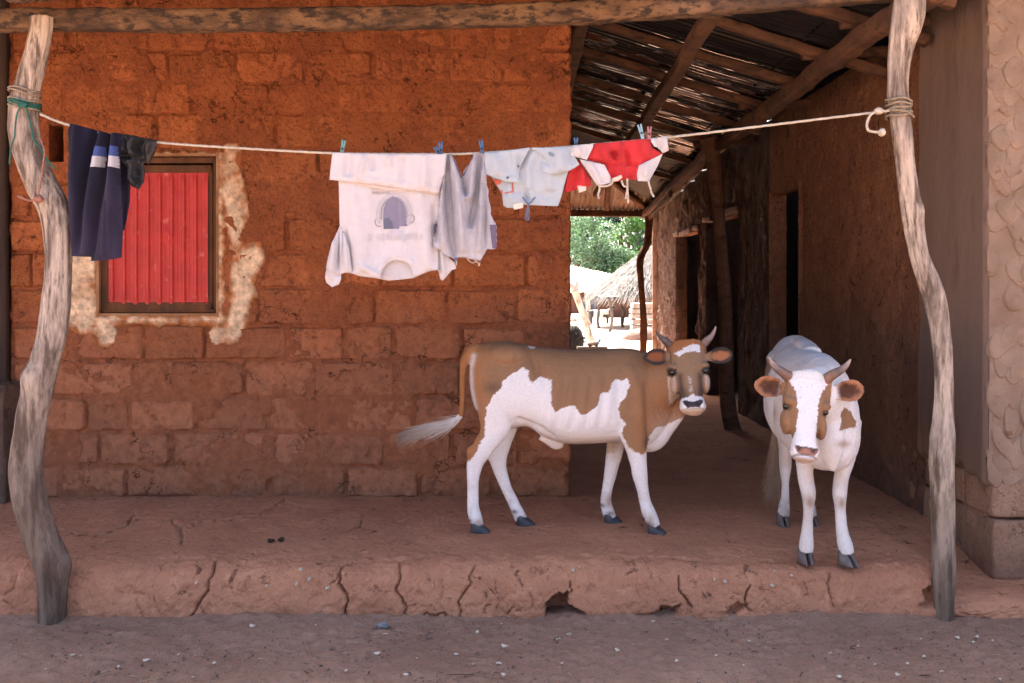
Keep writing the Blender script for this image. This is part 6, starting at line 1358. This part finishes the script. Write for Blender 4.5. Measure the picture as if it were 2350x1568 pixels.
# ------------------------------------------------------------------ litter on platform and ground
SH = simple('shell_white', (.62, .56, .47), (.46, .39, .31), 40, .7, ((80, .001),)); STRAW = simple('straw_bit', (.42, .31, .19), (.26, .18, .11), 40, .9, ()); TWIG = simple('dark_twig', (.05, .035, .027), (.03, .022, .018), 40, .9, ()); DUNG = simple('dung', (.022, .02, .012), (.035, .03, .02), 40, .6, ((60, .004),))
def surf_z(Y): return PZ if Y > 4.9 else (.0 if Y < 4.74 else None)
def build_litter():
    r = random.Random(9)
    # shell bits that can be told apart, with the place each has in the photograph
    pts = [(x*.4004, 940+y*.4004) for x, y in [(418, 1410), (461, 1416), (838, 1443), (680, 1478), (1145, 1380), (1230, 1458), (1810, 1238), (1448, 1248), (1983, 1500), (265, 1490), (1022, 1410), (1110, 1535)]] + \
          [(752+.36*x, 1222+.36*y) for x, y in [(955, 642), (1108, 586), (1470, 685), (1728, 684), (1660, 640), (1538, 655), (2160, 690), (2072, 578), (1130, 732), (365, 655), (928, 846), (1092, 840), (820, 782), (1495, 840), (1120, 914), (118, 886), (315, 778), (1850, 757), (2230, 828), (1870, 556), (1948, 720), (1680, 755), (570, 805), (500, 912)]] + \
          [(1504+.36*x, 1222+.36*y) for x, y in [(388, 790), (235, 803), (140, 828), (562, 852), (598, 698), (783, 556), (1115, 776), (1228, 600), (1292, 726), (1296, 698), (1694, 684), (1715, 798), (1605, 843), (1825, 894), (1170, 925), (1545, 914), (1924, 678), (2030, 705), (2048, 672), (2198, 940), (2150, 695), (1400, 848)]]
    for i, (x, y) in enumerate(pts):
        p = floorpt(x, y, .004); a = r.choice([.004, .0055, .007, .009, .0115]); k = r.random()
        if k < .22:                                         # broken ring of a snail shell
            C = np.array([[math.cos(t)*a, math.sin(t)*a*.9, .004+.002*math.sin(2*t)] for t in np.linspace(0, r.uniform(3.6, 5.9), 16)])+p; V, Fc = tube(C, .0022, n=7, up=(0, 0, 1))
        else:
            V, Fc = ellipsoid((0, 0, 0), (a*r.uniform(.8, 1.5), a, a*.55), 11, 7); V[:, 2] += .35*V[:, 0]**2/a; V = V+fbm(V*90+i, 2, 251)[:, None]*.004
            c, s = math.cos(i*1.7), math.sin(i*1.7); V = V@np.array([[c, s, 0], [-s, c, 0], [0, 0, 1]])+p+np.array([0, 0, .003])
        o = obj('shell_fragment', V, Fc, SH, base=p); tag(o, 'small white shell fragment lying on the brown dirt', 'shell', 'white shell fragments on the dirt')
    # shells stuck in the face of the step
    face = Z3([(545, 1187), (842, 1162), (872, 1188), (1003, 1140), (1130, 992), (1367, 1100), (1468, 1112), (1568, 1073), (1478, 1050), (1530, 1010), (1725, 915), (1742, 1022), (1715, 1050), (1775, 970), (1877, 1022), (1825, 1128), (1940, 1096), (1702, 1000)]) + ZB([(100, 262), (320, 432), (68, 436), (1605, 220), (1567, 240), (1945, 342), (2080, 274)]) + ZC([(375, 298), (443, 310), (745, 338), (228, 356), (866, 272), (1265, 441), (1680, 403), (760, 244)])
    for i, (x, y) in enumerate(face):
        z_ = np.interp(y, [1290, 1420], [PZ-.005, .02]); Y = 4.745+.0*z_; p = at(x, y, 4.765); a = r.choice([.004, .005, .0065, .008])
        V, Fc = ellipsoid((0, 0, 0), (a*r.uniform(.8, 1.3), a*2.4, a), 10, 7); V = V+fbm(V*90+i*3, 2, 252)[:, None]*.003
        o = obj('shell_fragment', V+p, Fc, SH, base=p); tag(o, 'tiny white shell fragment stuck in the face of the mud step', 'shell', 'white shell fragments in the step')
    # grit nobody could count
    g = np.random.default_rng(3); V = []; Fc = []; n = 0
    for i in range(3800):
        x, y = g.uniform(-2.9, 2.9), g.uniform(3.7, 4.74); a = abs(g.normal())*.0022+.0010
        v, f = ellipsoid((x, y, a*.3), (a*g.uniform(.8, 1.8), a*g.uniform(.8, 1.6), a*.7), 6, 4); V.append(v); Fc += [tuple(q+n for q in w) for w in f]; n += len(v)
    o = obj('grit', np.concatenate(V), Fc, simple('grit', (.09, .06, .05), (.26, .19, .15), 60, .95, ())); kind(o, 'stuff', 'fine dark and pale grit scattered over the dirt')
    # straws and twigs
    for i, (x, y, L, a) in enumerate([(1070, 1551, .16, .03), (1110, 1553, .20, -.25), (350, 1562, .09, .5), (985, 1458, .05, .9), (870, 1464, .06, .2), (1995, 1427, .05, -.3), (1960, 1485, .05, .7), (230, 1555, .04, .8), (800, 1500, .05, .3), (700, 1545, .04, -.6), (1560, 1430, .07, .25), (1640, 1425, .06, -.1), (660, 1440, .04, 1.2), (820, 1478, .06, -.4), (1745, 1482, .04, .4), (2120, 1553, .05, .1), (2290, 1507, .05, -.5)]+[(r.uniform(30, 2330), r.uniform(1445, 1562), r.uniform(.015, .055), r.uniform(-1.5, 1.5)) for _ in range(46)]):
        p = floorpt(x, y, .004); d = np.array([math.cos(a), math.sin(a), 0])*L; C = np.array([p-d/2+d*t+np.array([0, 0, .004+.003*math.sin(t*3)]) for t in np.linspace(0, 1, 8)])
        C = C+np.stack([vnoise(C*40+i, 5)*.003, vnoise(C*40+i, 6)*.004, 0*C[:, 0]], 1); o = obj('dry_straw', *tube(C, r.choice([.0012, .0016, .002]), n=6), STRAW if i % 3 else TWIG, base=p); tag(o, 'thin dry straw or twig lying on the brown dirt', 'straw', 'dry straws on the dirt')
    for i, (x, y) in enumerate([(622, 1245), (645, 1243)]):
        p = floorpt(x, y, PZ); V, Fc = ellipsoid((0, 0, 0), (.016+.006*(1-i), .012, .011), 14, 9); V = V+fbm(V*70+i*5, 2, 253)[:, None]*.009+p+np.array([0, 0, .010])
        o = obj('dung_pellet', V, Fc, DUNG, base=p); tag(o, ('left' if i == 0 else 'right')+' one of two black droppings on the platform', 'dropping', 'droppings on the platform')
    p = floorpt(878, 1442, .0); V, Fc = ellipsoid((0, 0, 0), (.032, .022, .016), 18, 12); V = V+fbm(V*80, 3, 254)[:, None]*.012+p+np.array([0, 0, .012])
    o = obj('grey_fluff', V, Fc, simple('fluff', (.24, .24, .25), (.17, .17, .17), 60, 1.0, ((90, .006),)), base=p); tag(o, 'small grey tuft of fluff on the dirt below the step', 'fluff')
build_litter()

# ------------------------------------------------------------------ sunlit compound seen through the alley
z7 = lambda x, y, Y: at(1297.2+.2159*x, 479.4+.2159*y, Y)
def leaf_mat(name, a, b):
    m, nt, bs = new_mat(name); oi = N(nt, 'ShaderNodeVertexColor'); oi.layer_name = 'Col'; c = mixc(nt, oi.outputs[0], a, b)
    df = N(nt, 'ShaderNodeBsdfTranslucent'); mx = N(nt, 'ShaderNodeMixShader'); mx.inputs[0].default_value = .35
    nt.links.new(c, bs.inputs['Base Color']); bs.inputs['Roughness'].default_value = .5; nt.links.new(c, df.inputs[0])
    nt.links.new(bs.outputs[0], mx.inputs[1]); nt.links.new(df.outputs[0], mx.inputs[2]); nt.links.new(mx.outputs[0], nt.nodes['Material Output'].inputs[0]); return m
BARK = simple('bark', (.16, .11, .08), (.09, .065, .05), 10, .95, ((30, .02),))
def tree(x, Y, h, rad, lm, label, seed, n=5200, ls=.24, name='tree', blobs=26):
    g = np.random.default_rng(seed); base = np.array([x, Y, 0.0]); t = thing(name, base, label, 'tree' if name == 'tree' else 'bush')
    parts = []
    if name == 'tree':
        parts.append(smooth_tube([base, base+np.array([.1, .05, h*.2]), base+np.array([-.05, .1, h*.5])], [.30, .22, .13], 20, n=12))
        for q in range(6):
            a = g.uniform(0, 6.28); e = base+np.array([math.cos(a)*rad*.6, math.sin(a)*rad*.6, h*g.uniform(.55, .8)]); parts.append(smooth_tube([base+np.array([0, .05, h*.25]), base*.5+e*.5+np.array([0, 0, .2]), e], [.13, .08, .03], 14, n=8))
    else:
        for q in range(7):
            a = g.uniform(0, 6.28); e = base+np.array([math.cos(a)*rad*.5, math.sin(a)*rad*.5, h*.8]); parts.append(smooth_tube([base, (base+e)/2, e], [.04, .03, .01], 8, n=6))
    obj('trunk', *join(*parts), BARK, t)
    # clumps of leaves on the shells of many overlapping blobs
    cs = []
    for q in range(blobs):
        a = g.uniform(0, 6.28); z = g.uniform(.06, 1); rr = rad*math.sqrt(max(0, 1-((z-.45)/.62)**2))*g.uniform(.35, 1.0); cs.append((base+np.array([math.cos(a)*rr, math.sin(a)*rr, .25+z*h*.88]), rad*g.uniform(.22, .40)))
    n = int(n*1.5); ls *= .78; V = np.zeros((n*4, 3)); Cc = np.zeros((n*4, 3)); pick = g.integers(0, len(cs), n)
    for i in range(n):
        c, rr = cs[pick[i]]; dv = g.normal(size=3); dv /= np.linalg.norm(dv); p = c+dv*rr*g.uniform(.72, 1.04)*np.array([1, 1, .85])
        p[2] = max(p[2], .1); nrm = dv*.6+g.normal(size=3)*.5+np.array([0, 0, .5]); nrm /= np.linalg.norm(nrm); u = np.cross(nrm, g.normal(size=3)); u /= np.linalg.norm(u); v = np.cross(nrm, u); s = ls*g.uniform(.6, 1.3)
        V[i*4:i*4+4] = [p-u*s*.5, p-v*s*.30+u*.05*s, p+u*s*.5, p+v*s*.30+u*.05*s]; Cc[i*4:i*4+4] = g.uniform(0, 1)
    o = obj('crown', V, np.arange(n*4).reshape(-1, 4), lm, t, smooth=False); setcol(o, Cc)
BRUSH = simple('dark_brush', (.014, .011, .010), (.008, .007, .006), 9, .9, ())
M['hutpole'] = simple('hut_pole', (.15, .12, .10), (.08, .062, .05), 8, .9, ())
def build_far():
    L1 = leaf_mat('leaf_blue_green', (.024, .075, .048), (.07, .15, .095)); L2 = leaf_mat('leaf_bright', (.07, .19, .04), (.16, .31, .08)); L3 = leaf_mat('leaf_grey_green', (.08, .17, .08), (.17, .27, .14)); L4 = leaf_mat('leaf_yellow_green', (.13, .18, .03), (.24, .27, .06))
    tree(3.2, 64, 12, 4.6, L1, 'tall dark blue-green tree at the left behind the compound', 1, 7000, .30)
    tree(9.3, 66, 13, 4.8, L1, 'tall dark green tree at the back of the compound, right of the darkest one', 2, 7000, .30)
    tree(6.6, 60, 9.0, 3.0, L1, 'dark green tree in the middle of the grove behind the tin house', 3, 6500, .26)
    tree(3.6, 54, 5.6, 2.3, L3, 'pale grey-green rounded tree above the left of the white tin roof', 4, 6500, .20)
    tree(7.7, 56, 6.6, 2.2, L2, 'bright green leafy tree beyond the bent alley post', 5, 6500, .24)
    tree(9.6, 55, 5.0, 2.0, L2, 'bright green tree showing right of the bent alley post', 6, 5000, .24)
    tree(5.4, 53, 3.6, 1.5, L3, 'small pale green tree behind the ridge of the tin house', 7, 4500, .18)
    tree(-1.5, 62, 11, 4.2, L1, 'dark green tree hidden behind the brick house corner', 8, 4000, .32); tree(14.0, 62, 11, 4.4, L1, 'dark green tree standing behind the right-hand house', 9, 4000, .32)
    tree(6.05, 50, 2.35, 1.25, L4, 'yellow-green bush between the tin roof and the thatched hut', 10, 3200, .16, 'bush', 14)
    # tin-roofed house
    h = thing('tin_roof_house', (4.0, 47, 0), 'low brown mud house with sunlit white tin roof across the compound', 'house')
    obj('wall', *box((2.9, 49, .62), (7.6, 4.0, 1.24)), simple('far_mud_wall', (.20, .095, .06), (.15, .07, .05), 1.5, .95), h, smooth=False)
    A = np.array([[-1.6, 46.4, 1.20], [7.3, 46.4, 1.17], [6.3, 49, 1.75], [-1.0, 49.6, 3.3], [7.0, 52.5, 1.2], [-1.6, 52.5, 1.2]])
    nu = 160; rowsV = []; 
    for q in (0, 1):
        a = A[0]+(A[1]-A[0])*np.linspace(0, 1, nu)[:, None] if q == 0 else A[3]+(A[2]-A[3])*np.linspace(0, 1, nu)[:, None]
        a = a+np.array([0, 0, 1])*(.02*np.sin(np.arange(nu)*1.6))[:, None]; rowsV.append(a)
    b = A[5]+(A[4]-A[5])*np.linspace(0, 1, nu)[:, None]; rowsV.append(b)
    obj('roof', np.concatenate(rowsV), grid_faces(nu, 3), M['whitetin'], h)
    o = obj('door', *box(tuple(z7(262, 1040, 46.9)), (.55, .06, 1.2)), simple('blue_grey_door', (.12, .14, .17), (.09, .1, .13), 5, .8), h, smooth=False)
    # forked pole leaning in the foreground of the compound
    P = [z7(300, 1450, 26.9), z7(285, 1410, 26.9), z7(215, 1200, 26.8), z7(150, 1010, 26.7), z7(100, 860, 26.6)]
    V1 = smooth_tube(P, [.09, .085, .078, .085, .10], 30, n=14); V2 = smooth_tube([P[-1], z7(70, 820, 26.6), z7(45, 795, 26.6)], [.09, .06, .03], 10, n=10); V3 = smooth_tube([P[-1], z7(118, 820, 26.6), z7(124, 770, 26.6)], [.09, .06, .05], 10, n=10)
    o = obj('forked_pole', *join(V1, V2, V3), M['pole'], base=P[0]); tag(o, 'pale forked pole leaning in the sunny compound', 'pole')
    for i, (pp, rr, lb) in enumerate([([(225, 880), (240, 1000), (245, 1100), (240, 1160)], .10, 'short grey upright log standing against the tin-roofed house'), ([(165, 1010), (215, 1110), (250, 1200), (280, 1268)], .055, 'thin grey stick leaning behind the forked pole')]):
        P = [z7(a, b, 38 if i else 44) for a, b in pp]; o = obj('grey_log', *smooth_tube(P, [rr]*4, 20, n=10), M['pole'], base=P[-1]); tag(o, lb, 'log')
    # thatched hut
    hc = np.array([at(1297.2+.2159*1080, 700, 36)[0], 36.3, 0.0]); hut = thing('thatched_hut', hc, 'round hut with shaggy grey thatch on crooked poles', 'hut')
    TH = simple('thatch', (.20, .185, .17), (.12, .105, .095), 6, .95, ((20, .03),), stretch=(1, 1, .3), c3=(.06, .05, .045), s3=9)
    nr, nt_ = 26, 110; V = []
    for j in range(nr):
        q = j/(nr-1); rr = .12+q*2.75; zz = 3.15-(q**1.12)*2.05
        for i in range(nt_):
            a = 2*math.pi*i/nt_; w = 1+.03*math.sin(a*7)+.015*math.sin(a*23+j); V.append([hc[0]+math.cos(a)*rr*w, hc[1]+math.sin(a)*rr*w, zz])
    V = np.array(V); V[:, 2] += fbm(V*3, 3, 261)*.10; hub = obj('thatch_roof', V, grid_faces(nt_, nr, True), TH, hut)
    g = np.random.default_rng(6); SV = []; SF = []
    for i in range(5200):
        a = g.uniform(0, 6.283); q = g.random()**.6; rr = .12+q*2.75; zz = 3.15-(q**1.12)*2.05; p = hc+np.array([math.cos(a)*rr, math.sin(a)*rr, zz]); dr = np.array([math.cos(a), math.sin(a), -.80]); dr = dr/np.linalg.norm(dr)+g.normal(size=3)*.10
        L = g.uniform(.25, .55); sd = np.array([-math.sin(a), math.cos(a), 0])*.018; up = np.array([0, 0, .03+.06*g.random()]); e = p+dr*L+up-np.array([0, 0, .10*(q > .9)]); b = len(SV)
        SV += [p-sd+up, p+sd+up, e+sd*.3, e-sd*.3]; SF.append((b, b+1, b+2, b+3))
    o = obj('straw_fringe', np.array(SV), SF, TH, hut, smooth=False); o['kind'] = 'stuff'
    for pp, Y in (([(352, 985), (355, 1100), (345, 1200), (362, 1278)], 35.2), ([(470, 960), (490, 1080), (498, 1190), (470, 1325)], 32.6), ([(590, 1020), (620, 1100), (600, 1180), (612, 1262)], 36.0), ([(712, 1020), (715, 1100), (712, 1250)], 36.6), ([(640, 1060), (618, 1160), (605, 1250)], 36.4), ([(885, 900), (870, 980), (866, 1060), (866, 1250)], 33.4), ([(735, 930), (740, 1010), (735, 1060), (735, 1250)], 34.5)):
        P = [z7(a, b, Y) for a, b in pp]; P[-1][2] = -.03; obj('pole', *smooth_tube(P, [.048]*len(P), 24, n=10), M['hutpole'], hut)
    # stack of pale boards and the mound before it
    st = thing('board_stack', z7(860, 1320, 29.8), 'stack of pale weathered boards beside the hut', 'boards')
    for j in range(6):
        c = z7(860+6*((j*7) % 3), 1300-j*42, 30.0); c[2] = .10+.165*j; V, Fc = box(c, (.98-.04*(j % 2), .7, .13)); obj('board', V+fbm(V*3+j, 2, 262)[:, None]*.03, Fc, M['fartin'], st, smooth=False)
    c = z7(835, 1400, 28.2); c[2] = 0; V, Fc = ellipsoid((0, 0, 0), (.62, .4, .33), 24, 14); V[:, 2] = np.maximum(V[:, 2], -.02); V = V+fbm(V*5, 3, 263)[:, None]*.05
    o = obj('overturned_trough', V+c, Fc, simple('trough_wood', (.24, .16, .12), (.16, .10, .08), 6, .9, ((30, .01),), stretch=(.3, 1, 1)), base=c); tag(o, 'rounded brown overturned trough lying on the bright sand', 'trough')
    # dark straw heap, board and blue can at the house corner
    c = z7(70, 1400, 21.5); c[2] = 0; hp = thing('dark_brush_heap', c, 'dark shaggy heap of brushwood behind the brick corner', 'heap'); g = np.random.default_rng(12); Pp = []
    V, Fc = ellipsoid((0, 0, .34), (.26, .26, .36), 16, 10); obj('core', V+c+fbm(V*7, 2, 264)[:, None]*.05, Fc, BRUSH, hp)
    for i in range(170):
        a, e = g.uniform(0, 6.28), g.uniform(-.1, 1.3); dv = np.array([math.cos(a)*math.cos(e), math.sin(a)*math.cos(e), math.sin(e)]); p = c+np.array([0, 0, .34])+dv*.22; q = p+(dv+g.normal(size=3)*.5)*.14; q[2] = max(q[2], .0); Pp.append(tube(np.array([p, (p+q)/2, q]), [.007, .006, .003], n=5, up=(.3, .5, .1)))
    o = obj('twigs', *join(*Pp), BRUSH, hp); o['kind'] = 'stuff'
    c = z7(285, 1478, 20.5); V, Fc = box(c, (.62, .25, .05)); bt = thing('low_bench', (c[0], c[1], 0), 'low dark wooden bench behind the brown cow', 'bench'); obj('seat', V, Fc, M['oldwood'], bt, smooth=False)
    for s in (-1, 1): obj('leg', *box((c[0]+s*.25, c[1], c[2]/2), (.05, .2, c[2])), M['oldwood'], bt, smooth=False)
    a, b = z7(335, 1455, 20.5), z7(375, 1385, 20.5); o = obj('blue_pestle', *smooth_tube([a-np.array([.02, 0, .02]), (a+b)/2, b], [.035, .022, .03], 14, n=10), simple('blue_plastic', (.05, .13, .24), (.04, .09, .17), 10, .5, ()), base=a); tag(o, 'small blue stick leaning on the low bench', 'stick')
    V, Fc = ellipsoid(z7(290, 1432, 20.5), (.12, .08, .05), 14, 8); o = obj('rag', V+fbm(V*16, 2, 265)[:, None]*.04, Fc, M['greymud'], base=z7(290, 1450, 20.5)); tag(o, 'grey bundle lying on the low bench', 'bundle')
    goat('standing black and white goat beside the hut poles', z7(365, 1215, 39), 1)
    lying = goat('pale goat lying by the far mud wall', z7(60, 1185, 41), 0)
def goat(label, p, stand):
    p = np.array(p); p[2] = 0; o = thing('goat', p, label, 'goat'); B = lambda x, y, z: p+np.array([x, y, z]); P = []
    h = .40 if stand else .18
    P.append(tube(catmull([B(-.42, 0, h), B(-.30, 0, h+.02), B(0, 0, h-.01), B(.28, 0, h+.02), B(.40, 0, h+.04)], 24), catmull(np.array([[.06], [.13], [.15], [.13], [.07]]), 24)[:, 0], catmull(np.array([[.08], [.14], [.16], [.15], [.10]]), 24)[:, 0], n=16))
    P.append(tube(catmull([B(.32, 0, h+.05), B(.44, 0, h+.16), B(.50, 0, h+.26)], 12), [.09]*6+[.06]*6, n=12, up=(0, 1, 0)))
    P.append(tube(catmull([B(.46, 0, h+.30), B(.56, 0, h+.26), B(.66, 0, h+.19)], 12), np.linspace(.065, .03, 12), n=12))
    if stand:
        for x, y in ((-.30, -.08), (-.34, .08), (.27, -.08), (.31, .08)): P.append(tube(catmull([B(x, y, h-.02), B(x+(.02 if x > 0 else -.03), y, h*.5), B(x, y, .0)], 12), np.linspace(.06, .028, 12), n=10, up=(1, 0, 0)))
    for s in (-1, 1): P.append(ellipsoid(B(.48, s*.09, h+.30), (.03, .07, .02), 10, 7))
    P.append(tube(catmull([B(-.40, 0, h+.08), B(-.47, 0, h+.11), B(-.50, 0, h+.06)], 8), .02, n=8))
    V, Fc = remesh(P, .014, 4); b = obj('body', V, Fc, M['coat'], o); rel = V-p; w = np.array([.74, .68, .62])*np.ones_like(V); dk = ((rel[:, 0] < -.24) | (rel[:, 0] > .36) | ((rel[:, 0] > .12) & (rel[:, 2] < h-.02))) if stand else (fbm(rel*6, 2, 266) > .25); w[dk] = (.05, .045, .045) if stand else (.40, .28, .20); setcol(b, w)
    for s in (-1, 1): obj('horn', *smooth_tube([B(.45, s*.03, h+.34), B(.40, s*.04, h+.42), B(.34, s*.05, h+.43)], [.014, .010, .004], 8, n=8), M['horn'], o)
build_far()
